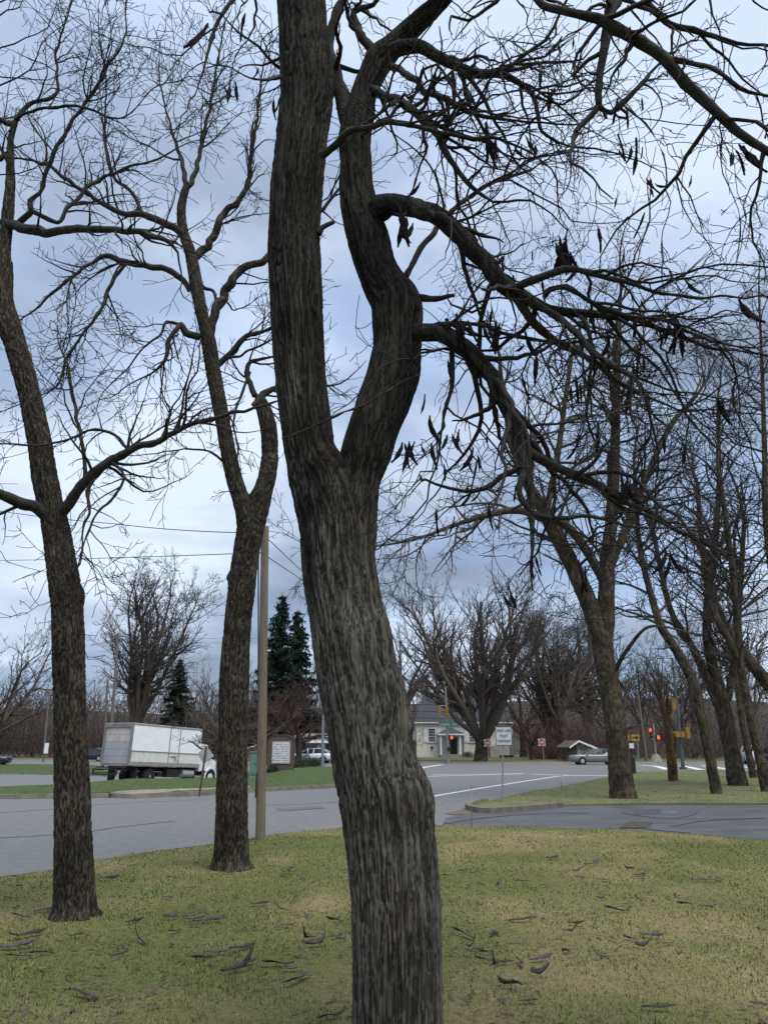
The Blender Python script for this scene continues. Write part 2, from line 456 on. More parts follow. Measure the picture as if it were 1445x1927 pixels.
# ================================================================== GROUND
def inside(poly, x, y):
    poly = np.asarray(poly); c = np.zeros(np.shape(x), bool); n = len(poly)
    for i in range(n):
        x0, y0 = poly[i]; x1, y1 = poly[(i + 1) % n]
        if y0 == y1: continue
        m = ((y0 > y) != (y1 > y)) & (x < (x1 - x0) * (y - y0) / (y1 - y0) + x0); c ^= m
    return c
def dense(poly, step):
    out = []
    n = len(poly)
    for i in range(n):
        a, b = Vector(poly[i]), Vector(poly[(i + 1) % n]); k = max(1, int((b - a).length / step))
        out += [a.lerp(b, j / k) for j in range(k)]
    return out
def sheet(name, poly, up, mat, step=2.0, bump=0.0, skirt=0.0, fine=None, kind='structure', parent=None):
    """a sheet draped over the terrain, polygon in metres (x, y)"""
    poly = [Vector((p[0], p[1])) for p in poly]
    bd = dense(poly, step if fine is None else min(step, 0.6))
    xs = [p.x for p in poly]; ys = [p.y for p in poly]
    gx, gy = np.meshgrid(np.arange(min(xs), max(xs), step), np.arange(min(ys), max(ys), step))
    gx, gy = gx.ravel(), gy.ravel()
    gx = gx + nrg.uniform(-.2, .2, len(gx)) * step; gy = gy + nrg.uniform(-.2, .2, len(gy)) * step
    if fine is not None:
        fx0, fx1, fy0, fy1, fs = fine
        k = ~((gx > fx0) & (gx < fx1) & (gy > fy0) & (gy < fy1)); gx, gy = gx[k], gy[k]
        ax, ay = np.meshgrid(np.arange(fx0, fx1, fs), np.arange(fy0, fy1, fs))
        ax = ax.ravel() + nrg.uniform(-.3, .3, ax.size) * fs; ay = ay.ravel() + nrg.uniform(-.3, .3, ay.size) * fs
        gx, gy = np.concatenate([gx, ax]), np.concatenate([gy, ay])
    k = inside([(p.x, p.y) for p in poly], gx, gy); gx, gy = gx[k], gy[k]
    nb = len(bd)
    vs = bd + [Vector((a, b)) for a, b in zip(gx, gy)]
    r = geometry.delaunay_2d_cdt(vs, [], [list(range(nb))], 1, 1e-5)
    co = np.array([(v.x, v.y) for v in r[0]]); tris = np.array(r[2], np.int32)
    z = H(co[:, 0], co[:, 1]) + up
    if bump: z = z + bump * fbm(np.stack([co[:, 0] * 0.9, co[:, 1] * 0.9, co[:, 0] * 0], -1), 2)
    v = np.column_stack([co, z])
    # every triangle faces up
    a, b, c = v[tris[:, 0]], v[tris[:, 1]], v[tris[:, 2]]
    fl = np.cross(b - a, c - a)[:, 2] < 0; tris[fl] = tris[fl][:, ::-1]
    quads = None
    if skirt:
        bz = [Vector((p.x, p.y, float(H(p.x, p.y)) + up)) for p in bd]
        n0 = len(v); sv = []
        for p in bd: h = float(H(p.x, p.y)); sv += [(p.x, p.y, h + up), (p.x, p.y, h + up - skirt)]
        v = np.vstack([v, np.array(sv)]); i = np.arange(nb); j = (i + 1) % nb
        quads = np.stack([n0 + 2 * i, n0 + 2 * i + 1, n0 + 2 * j + 1, n0 + 2 * j], -1)
    me = np_mesh(name, v, quads, tris)
    o = link(name, me, mat, parent)
    if kind: o['kind'] = kind
    return o, me
def ribbon(name, pts, prof, mat, up=0.0, kind='structure', step=1.5, parent=None, origin=(0, 0, 0)):
    """profile prof [(offset to the left, height)] swept along ground points"""
    c, _ = catmull([(p[0], p[1], 0) for p in pts], [1] * len(pts), step)
    t = np.gradient(c, axis=0); t /= np.linalg.norm(t, axis=1)[:, None]; nn = np.stack([-t[:, 1], t[:, 0]], -1)
    k = len(prof); V = []
    for i in range(len(c)):
        h = float(H(c[i, 0], c[i, 1])) + up
        for (o_, z) in prof: V.append((c[i, 0] + nn[i, 0] * o_, c[i, 1] + nn[i, 1] * o_, h + z))
    m = len(c); i = np.arange(m - 1)[:, None] * k; j = np.arange(k - 1)[None, :]
    q = np.stack([i + j, i + j + 1, i + k + j + 1, i + k + j], -1).reshape(-1, 4)
    me = np_mesh(name, np.array(V) - np.array(origin), q, smooth=False)
    o = link(name, me, mat, parent)
    if kind: o['kind'] = kind
    return o
def g2(*pp): return [(lambda q: (q.x, q.y))(G(a, b)) for a, b in pp]

asphalt = M('asphalt', (0.122, 0.123, 0.122), (0.178, 0.177, 0.172), scale=4.5, rough=0.7, bump=0.5, bscale=110, detail=10, contrast=(.3, .7))
drive_m = M('driveway_asphalt', (0.06, 0.061, 0.063), (0.10, 0.10, 0.10), scale=1.6, rough=0.55, bump=0.3, bscale=70, detail=8, stretch=(0.5, 1, 1))
patch_dark = M('asphalt_patch', (0.05, 0.05, 0.05), (0.07, 0.07, 0.07), scale=3, rough=0.7, bump=0.3, bscale=70)
tar = M('tar', (0.062, 0.062, 0.062), (0.09, 0.09, 0.09), scale=4, rough=0.6)
paint_w = M('road_paint', (0.62, 0.62, 0.62), (0.42, 0.42, 0.43), scale=7, rough=0.7, contrast=(0.45, 0.7))
concrete = M('concrete', (0.27, 0.25, 0.22), (0.19, 0.175, 0.15), scale=3, rough=0.9, bump=0.3)
old_conc = M('old_concrete', (0.11, 0.098, 0.078), (0.18, 0.165, 0.135), scale=4, rough=0.9, bump=0.5, bscale=30)
soil = M('soil', (0.08, 0.06, 0.045), (0.12, 0.09, 0.06), scale=3, rough=1, bump=0.6, bscale=25)
verge_m = M('verge_grass', (0.10, 0.095, 0.045), (0.085, 0.105, 0.04), scale=0.6, rough=1, bump=0.6, bscale=18, detail=6)
green_m = M('bright_grass', (0.036, 0.062, 0.014), (0.066, 0.095, 0.026), scale=2.2, rough=1, bump=0.8, bscale=22, detail=7)
island_m = M('island_grass', (0.085, 0.105, 0.036), (0.15, 0.14, 0.066), scale=1.1, rough=1, bump=0.8, bscale=20, detail=7)

# ground to the horizon, rising to wooded hills far away
gx = np.concatenate([np.linspace(-900, -130, 16), np.linspace(-120, 160, 71), np.linspace(180, 900, 16)])
gy = np.concatenate([np.linspace(-300, -20, 12), np.linspace(-14, 150, 83), np.linspace(160, 1200, 30)])
X, Yg = np.meshgrid(gx, gy)
Z = H(X, Yg) - 0.06
me = np_mesh('ground', np.stack([X, Yg, Z], -1), np.array([[a * len(gx) + b, a * len(gx) + b + 1, (a + 1) * len(gx) + b + 1, (a + 1) * len(gx) + b] for a in range(len(gy) - 1) for b in range(len(gx) - 1)]))
link('ground', me, M('leaf_litter', (0.085, 0.065, 0.05), (0.11, 0.10, 0.06), scale=0.4, rough=1, bump=0.6, bscale=8, detail=7))['kind'] = 'structure'
hx, hy = np.linspace(-420, 460, 111), np.linspace(150, 420, 28)
X, Yg = np.meshgrid(hx, hy)
Z = 15 * sstep(150, 250, Yg) * (1 + 0.22 * perlin(np.stack([X / 60, Yg / 70, X * 0], -1)) + 0.16 * np.sin(X / 45)) + 0.8 * perlin(np.stack([X / 6, Yg / 6, X * 0 + 3], -1)) - 0.5
me = np_mesh('hills', np.stack([X, Yg, Z], -1), np.array([[a * len(hx) + b, a * len(hx) + b + 1, (a + 1) * len(hx) + b + 1, (a + 1) * len(hx) + b] for a in range(len(hy) - 1) for b in range(len(hx) - 1)]))
link('hills', me, M('hill_woods', (0.04, 0.033, 0.03), (0.065, 0.053, 0.048), scale=0.35, rough=1, bump=1.0, bscale=1.2, detail=8))['kind'] = 'structure'

sheet('road', [(-95, -12), (120, -12), (120, 87), (3, 87), (-18, 96), (-40, 112), (-95, 112)], 0.0, asphalt, 2.0)

# near lawn
lawn_edge_px = [(-500, 1700), (-250, 1678), (0, 1655), (100, 1642), (175, 1625), (290, 1607), (400, 1592), (490, 1578), (570, 1568), (645, 1561), (740, 1557), (826, 1556), (920, 1557), (1022, 1560), (1172, 1566), (1322, 1575), (1445, 1585), (1700, 1610), (2000, 1650)]
lawn_edge = g2(*lawn_edge_px)
LAWN_UP = 0.035
lawn_poly = lawn_edge + [(16, 2), (14, -9), (-14, -9), (-16, 3)]
def tan_amount(x, y):
    q = np.stack([x * 0.55, y * 0.55, x * 0 + 2.7], -1)
    a = fbm(q, 3) + 0.35 * perlin(np.stack([x * 2.3, y * 2.3, x * 0], -1)) + 0.10 * np.clip(x / 5, -1, 1)
    edge = 0.0
    for (cx, cy, rx, ry, am) in TANS:
        edge = edge + am * np.exp(-((x - cx) / rx) ** 2 - ((y - cy) / ry) ** 2)
    return np.clip(sstep(-0.5, 1.1, a) * 0.44 + edge * .75, 0, 1)
TANS = []
for (px, py, wx, wy, am) in [(1000, 1580, 230, 14, .7), (560, 1725, 100, 20, .6), (610, 1705, 60, 15, .5), (955, 1715, 60, 14, .6), (1380, 1760, 120, 40, .35), (1130, 1860, 120, 30, .35),
                             (1010, 1800, 70, 20, .45), (530, 1620, 110, 10, .4), (195, 1640, 40, 10, .5), (1150, 1690, 220, 40, .3), (860, 1600, 70, 12, .4), (1400, 1850, 120, 50, .3)]:
    q = G(px, py); q1 = G(px + wx / 2, py); q2 = G(px, py - wy)
    TANS.append((q.x, q.y, abs(q1.x - q.x) + .05, abs(q2.y - q.y) + .05, am))
lawn_m = bpy.data.materials.new('lawn_grass'); lawn_m.use_nodes = True
n, l = lawn_m.node_tree.nodes, lawn_m.node_tree.links
b = n['Principled BSDF']; b.inputs['Roughness'].default_value = 1; b.inputs['Specular IOR Level'].default_value = 0.1
at = n.new('ShaderNodeAttribute'); at.attribute_name = 'tan'
t = n.new('ShaderNodeTexCoord'); z = n.new('ShaderNodeTexNoise'); z.inputs['Scale'].default_value = 22; z.inputs['Detail'].default_value = 6
l.new(t.outputs['Object'], z.inputs['Vector'])
ad = n.new('ShaderNodeMath'); ad.operation = 'MULTIPLY_ADD'; l.new(z.outputs['Fac'], ad.inputs[0]); ad.inputs[1].default_value = 0.9
l.new(at.outputs['Fac'], ad.inputs[2])
rp = n.new('ShaderNodeValToRGB'); rp.color_ramp.elements[0].position = 0.35; rp.color_ramp.elements[0].color = (0.095, 0.108, 0.034, 1)
rp.color_ramp.elements[1].position = 1.25; rp.color_ramp.elements[1].color = (0.23, 0.185, 0.095, 1)
l.new(ad.outputs[0], rp.inputs[0]); l.new(rp.outputs[0], b.inputs['Base Color'])
bp = n.new('ShaderNodeBump'); bp.inputs['Strength'].default_value = 0.9; bp.inputs['Distance'].default_value = 0.03
z2 = n.new('ShaderNodeTexNoise'); z2.inputs['Scale'].default_value = 60; z2.inputs['Detail'].default_value = 4; l.new(t.outputs['Object'], z2.inputs['Vector'])
l.new(z2.outputs['Fac'], bp.inputs['Height']); l.new(bp.outputs[0], b.inputs['Normal'])
lo, lme = sheet('lawn', lawn_poly, LAWN_UP, lawn_m, 1.0, bump=0.02, skirt=0.06, fine=(-9, 11, 3.5, 19, 0.22))
co = np.zeros(len(lme.vertices) * 3, np.float32); lme.vertices.foreach_get('co', co); co = co.reshape(-1, 3)
set_attr(lme, 'tan', tan_amount(co[:, 0], co[:, 1]))
def lawn_z(x, y): return LAWN_UP + 0.02 * fbm(np.stack([x * 0.9, y * 0.9, x * 0], -1), 2)

# grass blades on the near lawn
def blades(name, N, poly, rr, ang, tint_fn, zfn, len_rng, wid, mat):
    a = nrg.uniform(*ang, N); r = rr[0] * (rr[1] / rr[0]) ** (nrg.uniform(0, 1, N) ** 0.85)
    x, y = np.sin(a) * r, np.cos(a) * r
    k = inside(poly, x, y); x, y, r = x[k], y[k], r[k]; N = len(x)
    L = nrg.uniform(*len_rng, N) * (0.8 + 0.5 * perlin(np.stack([x * 1.3, y * 1.3, x * 0 + 9], -1))); w = wid * np.clip(r / 5.0, 0.8, 3.2) * nrg.uniform(.7, 1.3, N)
    z = zfn(x, y) - 0.005
    th = nrg.uniform(0, 2 * math.pi, N); lean = nrg.uniform(0.3, 1.35, N)
    dx, dy = np.cos(th), np.sin(th); sx, sy = -dy, dx
    p0 = np.stack([x, y, z], -1); s = np.stack([sx * w, sy * w, 0 * w], -1)
    mid = p0 + np.stack([dx * L * .35 * lean, dy * L * .35 * lean, L * .6 * np.cos(lean * .5)], -1)
    tip = p0 + np.stack([dx * L * 0.85 * np.sin(lean), dy * L * .85 * np.sin(lean), L * np.clip(np.cos(lean), .15, 1)], -1)
    V = np.stack([p0 - s, p0 + s, mid - s * .7, mid + s * .7, tip], 1).reshape(-1, 3)
    b = np.arange(N)[:, None] * 5
    q = b + np.array([[0, 1, 3, 2]]); t = b + np.array([[2, 3, 4]])
    me = np_mesh(name, V, q, t)
    tn = tint_fn(x, y) + nrg.normal(0, .24, N) + .22 * perlin(np.stack([x * 5.5, y * 5.5, x * 0 + 1], -1))
    set_attr(me, 'tan', np.repeat(np.clip(tn, 0, 1), 5)); set_attr(me, 'val', np.repeat(nrg.uniform(.6, 1.3, N), 5))
    o = link(name, me, mat); o['kind'] = 'stuff'
    return o
bl_m = bpy.data.materials.new('grass_blade'); bl_m.use_nodes = True
n, l = bl_m.node_tree.nodes, bl_m.node_tree.links
b = n['Principled BSDF']; b.inputs['Roughness'].default_value = 0.75; b.inputs['Specular IOR Level'].default_value = 0.2
at = n.new('ShaderNodeAttribute'); at.attribute_name = 'tan'; av = n.new('ShaderNodeAttribute'); av.attribute_name = 'val'
rp = n.new('ShaderNodeValToRGB'); rp.color_ramp.elements[0].position = 0.0; rp.color_ramp.elements[0].color = (0.105, 0.15, 0.036, 1)
rp.color_ramp.elements[1].position = 1.0; rp.color_ramp.elements[1].color = (0.305, 0.265, 0.148, 1)
e = rp.color_ramp.elements.new(0.45); e.color = (0.165, 0.20, 0.064, 1)
l.new(at.outputs['Fac'], rp.inputs[0])
vm = n.new('ShaderNodeVectorMath'); vm.operation = 'SCALE'; l.new(rp.outputs[0], vm.inputs[0]); l.new(av.outputs['Fac'], vm.inputs['Scale'])
l.new(vm.outputs[0], b.inputs['Base Color'])
# crumbs of pod, twig and leaf lying in the turf
N_ = 2600; a_ = nrg.uniform(-.52, .56, N_); r_ = 4.3 * (17 / 4.3) ** nrg.uniform(0, 1, N_); lx, ly = np.sin(a_) * r_, np.cos(a_) * r_; kk = inside(lawn_poly, lx, ly) & (perlin(np.stack([lx * .6, ly * .6, lx * 0 + 6], -1)) > -.25); lx, ly = lx[kk], ly[kk]; N_ = len(lx)
th = nrg.uniform(0, 6.28, N_); ll = nrg.uniform(.012, .05, N_); lw = nrg.uniform(.003, .010, N_); lz = lawn_z(lx, ly) + nrg.uniform(.015, .04, N_)
ux, uy = np.cos(th), np.sin(th); tl = nrg.uniform(-.4, .4, N_)
V_ = np.stack([np.stack([lx - ux * ll - uy * lw, ly - uy * ll + ux * lw, lz - tl * ll], -1), np.stack([lx - ux * ll + uy * lw, ly - uy * ll - ux * lw, lz - tl * ll], -1), np.stack([lx + ux * ll + uy * lw, ly + uy * ll - ux * lw, lz + tl * ll + .006], -1), np.stack([lx + ux * ll - uy * lw, ly + uy * ll + ux * lw, lz + tl * ll], -1)], 1).reshape(-1, 3)
lit = link('lawn_litter', np_mesh('lawn_litter', V_, np.arange(N_ * 4).reshape(-1, 4)), M('litter_brown', (.06, .045, .035), (.12, .085, .06), scale=7, rough=.9)); lit['kind'] = 'stuff'; lit['label'] = 'small brown crumbs of pod and twig scattered in the turf'
blades('grass', 220000, lawn_poly, (3.8, 21.0), (-0.74, 0.76), tan_amount, lawn_z, (0.02, 0.052), 0.0022, bl_m)['label'] = 'short winter lawn of green and straw blades around the trunks'

# island of grass on the right with its kerb
isl_px = [(886, 1521), (905, 1515), (945, 1504), (1000, 1491), (1040, 1486), (1100, 1473), (1146, 1463), (1196, 1453), (1292, 1451), (1445, 1456), (1700, 1466), (1900, 1490), (1900, 1528), (1700, 1519), (1445, 1515), (1200, 1515), (1050, 1518), (1000, 1523), (940, 1528), (905, 1528)]
isl = g2(*isl_px)
sheet('island_grass', isl, 0.055, island_m, 1.0, bump=0.012, skirt=0.09)
kerb_prof = [(0.16, -0.02), (0.16, 0.135), (0.13, 0.145), (0.0, 0.14), (-0.03, 0.0), (-0.03, -0.02)]
ribbon('kerb', [g2(q)[0] for q in [(1052, 1519), (1010, 1523.5), (960, 1527.5), (920, 1530), (899, 1528), (886, 1522), (900, 1516), (918, 1511)]], kerb_prof, old_conc, step=0.25)
# soil at the kerb's broken end
sheet('soil_patch', g2((838, 1531), (880, 1522), (900, 1529), (880, 1533), (850, 1534)), 0.012, M('gritty_soil', (0.1, 0.08, 0.06), (0.14, 0.12, 0.1), scale=9, rough=1), 0.5)

# driveway with its repairs
drv = g2((830, 1559), (838, 1540), (890, 1529), (1000, 1521), (1052, 1516), (1200, 1513), (1445, 1513), (1800, 1518), (1800, 1640), (1445, 1588), (1322, 1578), (1172, 1569), (1022, 1563), (920, 1560))
sheet('driveway', drv, 0.008, drive_m, 1.0)
for k, pp in enumerate([[(1186, 1534), (1197, 1524), (1246, 1523), (1234, 1534)], [(1243, 1534), (1253, 1525), (1275, 1526), (1272, 1533)], [(1230, 1551), (1245, 1546), (1277, 1547), (1278, 1555), (1266, 1554), (1264, 1550)]]):
    o, _ = sheet('asphalt_patch', g2(*pp), 0.013, [patch_dark, M('patch_mid', (0.11, 0.11, 0.11), (0.085, 0.085, 0.085), scale=4), tar][k], 0.4)
for pp in [[(1170, 1531), (1210, 1537), (1262, 1541), (1300, 1534), (1312, 1524)], [(838, 1551), (900, 1541), (1000, 1533), (1110, 1531)], [(1180, 1553), (1215, 1561), (1300, 1569)], [(1260, 1556), (1330, 1545), (1440, 1540)]]:
    ribbon('tar_seam', [g2(q)[0] for q in pp], [(0.05, 0.018), (-0.05, 0.018)], tar, step=0.3)
# storm drain
dq = [G(*q, 0.0) for q in [(1164, 1560), (1182, 1547), (1229, 1548), (1217, 1561)]]
cen = sum(dq, Vector()) / 4
dr = thing('storm_drain', 'rusty iron storm drain grate set in the driveway asphalt', 'drain', (cen.x, cen.y, 0.014), 0)
ex, ey = (dq[3] - dq[0]), (dq[1] - dq[0])
iron = M('rusty_iron', (0.05, 0.045, 0.035), (0.1, 0.085, 0.055), scale=12, rough=0.8)
mb = MB(); mb.prism([q - cen for q in dq], (0, 0, 0.006)); mb.build('pit_cover', iron, dr)
mb = MB()
for i in range(5): mb.box(dq[0] - cen + ex * 0.5 + ey * (0.1 + 0.2 * i) + Vector((0, 0, .010)), (ex.length * 0.92, 0.05, 0.008), Matrix.Rotation(math.atan2(ex.y, ex.x), 3, 'Z'))
for i in range(9):
    gbar = MB(); gbar.box(dq[0] - cen + ex * (0.1 + i * 0.1) + ey * 0.5 + Vector((0, 0, .012)), (ey.length * 0.9, 0.04, 0.010), Matrix.Rotation(math.atan2(ey.y, ey.x), 3, 'Z')); gbar.build('grate_bar', iron, dr)
mb.build('grate_frame', iron, dr)

# cracks on the street
for pp in [[(0, 1577), (60, 1574), (140, 1568), (230, 1556), (330, 1545)], [(150, 1516), (260, 1510), (390, 1505)], [(500, 1515), (560, 1514), (640, 1509)], [(0, 1530), (90, 1524), (170, 1522)]]:
    ribbon('crack', [g2(q)[0] for q in pp], [(0.03, 0.006), (-0.03, 0.006)], tar, step=0.5)
# painted markings
def mark(pp, w, up=0.008):
    ribbon('road_marking', [g2(q)[0] for q in pp], [(w / 2, up), (-w / 2, up)], paint_w, step=1.0)
mark([(790, 1502.5), (815, 1498.6), (945, 1477), (1051, 1461), (1080, 1459.4)], 0.22)
mark([(1080, 1459.6), (1170, 1459.8)], 0.5)
mark([(787, 1446.5), (805, 1443), (832, 1439)], 0.45)
mark([(802, 1461.3), (900, 1458.6), (984, 1456.3)], 0.35)
mark([(812, 1457.8), (900, 1457.2), (985, 1456.0)], 0.35)
mark([(999, 1457.2), (1081, 1459.2)], 0.4)
mark([(1203, 1440), (1233, 1442), (1258, 1449)], 0.6)
mark([(1283, 1441.5), (1300, 1444.5), (1322, 1450)], 0.6)
mark([(1322, 1441), (1345, 1444), (1370, 1448)], 0.6)
mark([(1390, 1442), (1420, 1446), (1440, 1451)], 0.6)

# green strips on the left
s1 = g2((-500, 1502), (0, 1503), (120, 1502), (205, 1500.5), (300, 1499), (390, 1496), (480, 1490), (560, 1485.5), (650, 1480), (680, 1470), (665, 1455), (640, 1446.5), (592, 1446), (520, 1450), (470, 1456), (400, 1462), (330, 1467), (229, 1472), (166, 1477.5), (90, 1483), (0, 1486.5), (-500, 1492))
sheet('grass_strip', s1, 0.13, green_m, 1.5, bump=0.03, skirt=0.16)
kpts = [g2(q)[0] for q in [(-500, 1503), (-200, 1503.5), (0, 1504), (120, 1503), (205, 1501.5)]]
ribbon('kerb', kpts, kerb_prof, old_conc)
ribbon('kerb', [g2(q)[0] for q in [(292, 1500), (340, 1499), (390, 1497), (480, 1491), (560, 1486.3), (650, 1481), (690, 1471)]], kerb_prof, old_conc)
sheet('concrete_apron', g2((205, 1501), (228, 1496.5), (262, 1494.5), (330, 1492), (390, 1490.5), (470, 1486), (470, 1488.5), (390, 1493.5), (330, 1496.5), (300, 1500.5), (250, 1503)), 0.145, M('worn_concrete', (0.28, 0.25, 0.2), (0.19, 0.165, 0.13), scale=2, rough=1), 0.6, skirt=0.16)
s2 = g2((-500, 1455), (0, 1456), (90, 1457.5), (170, 1459), (215, 1461), (215, 1447), (170, 1441.5), (60, 1440.2), (-500, 1440))
sheet('grass_strip', s2, 0.13, green_m, 1.5, skirt=0.16)
ribbon('kerb', [g2(q)[0] for q in [(-500, 1456), (0, 1457), (90, 1458.5), (170, 1460), (215, 1462)]], kerb_prof, old_conc)
# verge beyond the junction
vg = g2((770, 1435), (840, 1435.8), (900, 1436.4), (1000, 1436.6), (1100, 1436.8), (1200, 1437), (1445, 1437), (1900, 1437))
sheet('verge', vg + [(200, 170), (-5, 170)], 0.1, verge_m, 4.0, bump=0.05, skirt=0.14)
ribbon('kerb', vg, kerb_prof, concrete, step=3)
ribbon('kerb', g2((1196, 1454.5), (1292, 1452.5), (1445, 1457.5), (1700, 1468)), kerb_prof, concrete, step=1)
ribbon('sidewalk', [(p[0], p[1] + 1.2) for p in vg[4:]], [(0.8, 0.125), (-0.8, 0.125)], concrete, step=3)
vl = g2((-600, 1428), (0, 1428.5), (110, 1429), (200, 1431))
sheet('verge', [(-200, 190)] + vl + [(-20, 128), (-14, 122), (-4, 116), (-6, 190)], 0.08, M('dead_grass', (0.12, 0.095, 0.06), (0.09, 0.08, 0.04), scale=0.8, rough=1, bump=.5), 5.0)
ribbon('sidewalk', vl, [(0.9, 0.14), (-0.9, 0.14), (-0.9, -0.02)], concrete, step=3)

# turf on the strips and the island
up_ = lambda x, y: H(x, y) + 0.135
blades('grass', 45000, s1, (25, 62), (-0.60, 0.02), lambda x, y: 0.02 + .25 * perlin(np.stack([x * .8, y * .8, x * 0], -1)), up_, (0.02, 0.065), 0.0017, bl_m)['label'] = 'bright green turf of the strip beside the box truck'
blades('grass', 50000, isl, (24, 64), (0.08, 0.58), lambda x, y: 0.38 + .35 * perlin(np.stack([x * .6, y * .6, x * 0 + 4], -1)), (lambda x, y: H(x, y) + 0.06), (0.02, 0.065), 0.0017, bl_m)['label'] = 'dull winter turf of the island under the leaning trees'

# grit that has washed along the lawn edge, and worn repairs in the street
ribbon('gutter_grit', [(p[0], p[1] + .06) for p in lawn_edge[1:12]], [(0.16, 0.006), (-0.16, 0.010)], M('gutter_dirt', (.075, .068, .055), (.12, .115, .10), scale=8, rough=1, bump=.6, bscale=60), step=.4)
for pp in ([(520, 1522), (600, 1517), (612, 1521), (530, 1527)],):
    sheet('asphalt_patch', g2(*pp), 0.010, M('street_patch', (.098, .099, .099), (.135, .135, .132), scale=5, rough=.75, bump=.4, bscale=100), .5)
# ================================================================== TREES
bark_main = bark_mat('locust_bark', (0.034, 0.030, 0.024), (0.150, 0.137, 0.112), stain_shade=0.6, crack=(36, 36, 2.0), lichen=(0.145, 0.16, 0.135), lich_amt=0.5, fine=70, bump=0.7)
bark_left = bark_mat('furrowed_bark', (0.014, 0.011, 0.008), (0.104, 0.090, 0.069), crack=(52, 52, 5), lichen=(0.10, 0.11, 0.07), lich_amt=0.3, fine=60, bump=0.5)
bark_right = bark_mat('brown_bark', (0.036, 0.028, 0.02), (0.125, 0.10, 0.07), lichen=(0.08, 0.08, 0.055), lich_amt=0.3, fine=30, bump=0.5, crack=(24, 24, 2.5))
limb_m = M('limb_bark', (0.020, 0.018, 0.015), (0.05, 0.047, 0.04), scale=18, rough=0.95, bump=0.6, bscale=60)
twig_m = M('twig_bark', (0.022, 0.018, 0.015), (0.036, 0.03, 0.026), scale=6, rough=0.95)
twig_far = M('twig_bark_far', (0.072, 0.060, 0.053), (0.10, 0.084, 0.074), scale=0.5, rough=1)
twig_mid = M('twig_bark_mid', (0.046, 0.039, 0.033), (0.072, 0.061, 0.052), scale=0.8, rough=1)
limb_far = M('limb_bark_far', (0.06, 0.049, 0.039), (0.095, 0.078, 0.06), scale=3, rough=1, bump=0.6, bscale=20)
pod_m = M('dry_pod', (0.010, 0.008, 0.010), (0.024, 0.018, 0.02), scale=14, rough=0.95, spec=0.05, bump=0.4, bscale=60)

def trace(pts, Y=None):
    """[(px, py, Y, width px)] -> world points, radii"""
    a = [PR(p[0], p[1], p[2] if len(p) > 3 else Y, p[-1]) for p in pts]
    return [q for q, _ in a], [r for _, r in a]
def lr(rows, Y):
    """[(py, left px, right px)] -> centre line"""
    return trace([((a + b) / 2, y, Y, b - a) for y, a, b in rows])
def limb(root, pts, mat=None, name='branch', ds=0.045, amp=0.006, k=12, wob=0.13, kind='ridge', freq=30):
    w, r = trace(pts)
    jc, jr = catmull(w, r, 0.13)         # crooked growth: small kinks at the nodes
    for q in range(1, len(jc) - 1): jc[q] += np.array([rnd.gauss(0, 1) for _ in range(3)]) * (0.11 * jr[q] + 0.0055)
    lumps = [(tuple(jc[q]), jr[q] * rnd.uniform(.5, 1.0), jr[q] * rnd.uniform(.15, .4)) for q in range(2, len(jc) - 1) if rnd.random() < .4 and k < 18]
    w, r = [tuple(q) for q in jc], list(jr)
    me, c, rr = bark_tube(name, w, r, ds, k, amp, freq, 4 if kind == 'ridge' else 9, kind, origin=root.location, seed=rnd.uniform(0, 50), wob=wob, lumps=lumps)
    link(name, me, mat or limb_m, root)
    return [Vector(p) for p in c[::max(1, len(c) // 24)]], list(rr[::max(1, len(c) // 24)])
def pod_mesh(name, L, w, th, curve, twist, seed):
    rg = random.Random(seed); n = 11; V = []
    p = Vector((0, 0, 0)); d = Vector((0, 0, -1)); a = rg.uniform(0, 6.28)
    for i in range(n):
        t = i / (n - 1)
        ww = w * (0.18 + 0.82 * min(1, t * 3.2) * min(1, (1 - t) * 3 + 0.02)) * (1 + 0.10 * math.sin(i * 1.9 + seed))
        ang = a + twist * t; u = Vector((math.cos(ang), math.sin(ang), 0)); v = d.cross(u).normalized(); u = v.cross(d).normalized()
        tt = th * (0.6 + 0.5 * abs(math.sin(i * 1.7 + seed)))
        for s in range(6):
            f = s / 6 * 2 * math.pi; V.append(tuple(p + u * (math.cos(f) * ww) + v * (math.sin(f) * tt)))
        d = (d + Vector((math.cos(a + 1.2), math.sin(a + 1.2), 0)) * (curve / n)).normalized()
        p = p + d * (L / (n - 1))
    Q = [(i * 6 + s, i * 6 + (s + 1) % 6, (i + 1) * 6 + (s + 1) % 6, (i + 1) * 6 + s) for i in range(n - 1) for s in range(6)]
    T = [(0, s + 1, s) for s in range(1, 5)] + [((n - 1) * 6, (n - 1) * 6 + s, (n - 1) * 6 + s + 1) for s in range(1, 5)]
    return np_mesh(name, V, Q, T)
POD = [pod_mesh('seed_pod', 0.22, 0.018, 0.008, c, tw, s) for s, (c, tw) in enumerate([(0.5, 1.2), (1.0, 2.2), (0.2, 0.6), (-0.7, 2.8), (1.6, 1.5), (0.35, 3.6)])]

def twigs_part(root, out, mat=None, name='twigs', ks=(4, 3, 3), zmin=2.2):
    out = [[pr for pr in lst if min(q[2] for q in pr[0]) > zmin] for lst in out]      # nothing hangs down to head height
    ks = list(ks) + [3] * 6
    me = multi_tube(name, [(ks[i], lst) for i, lst in enumerate(out)], origin=root.location)
    o = link(name, me, mat or twig_m, root); o['kind'] = 'stuff'
    return o

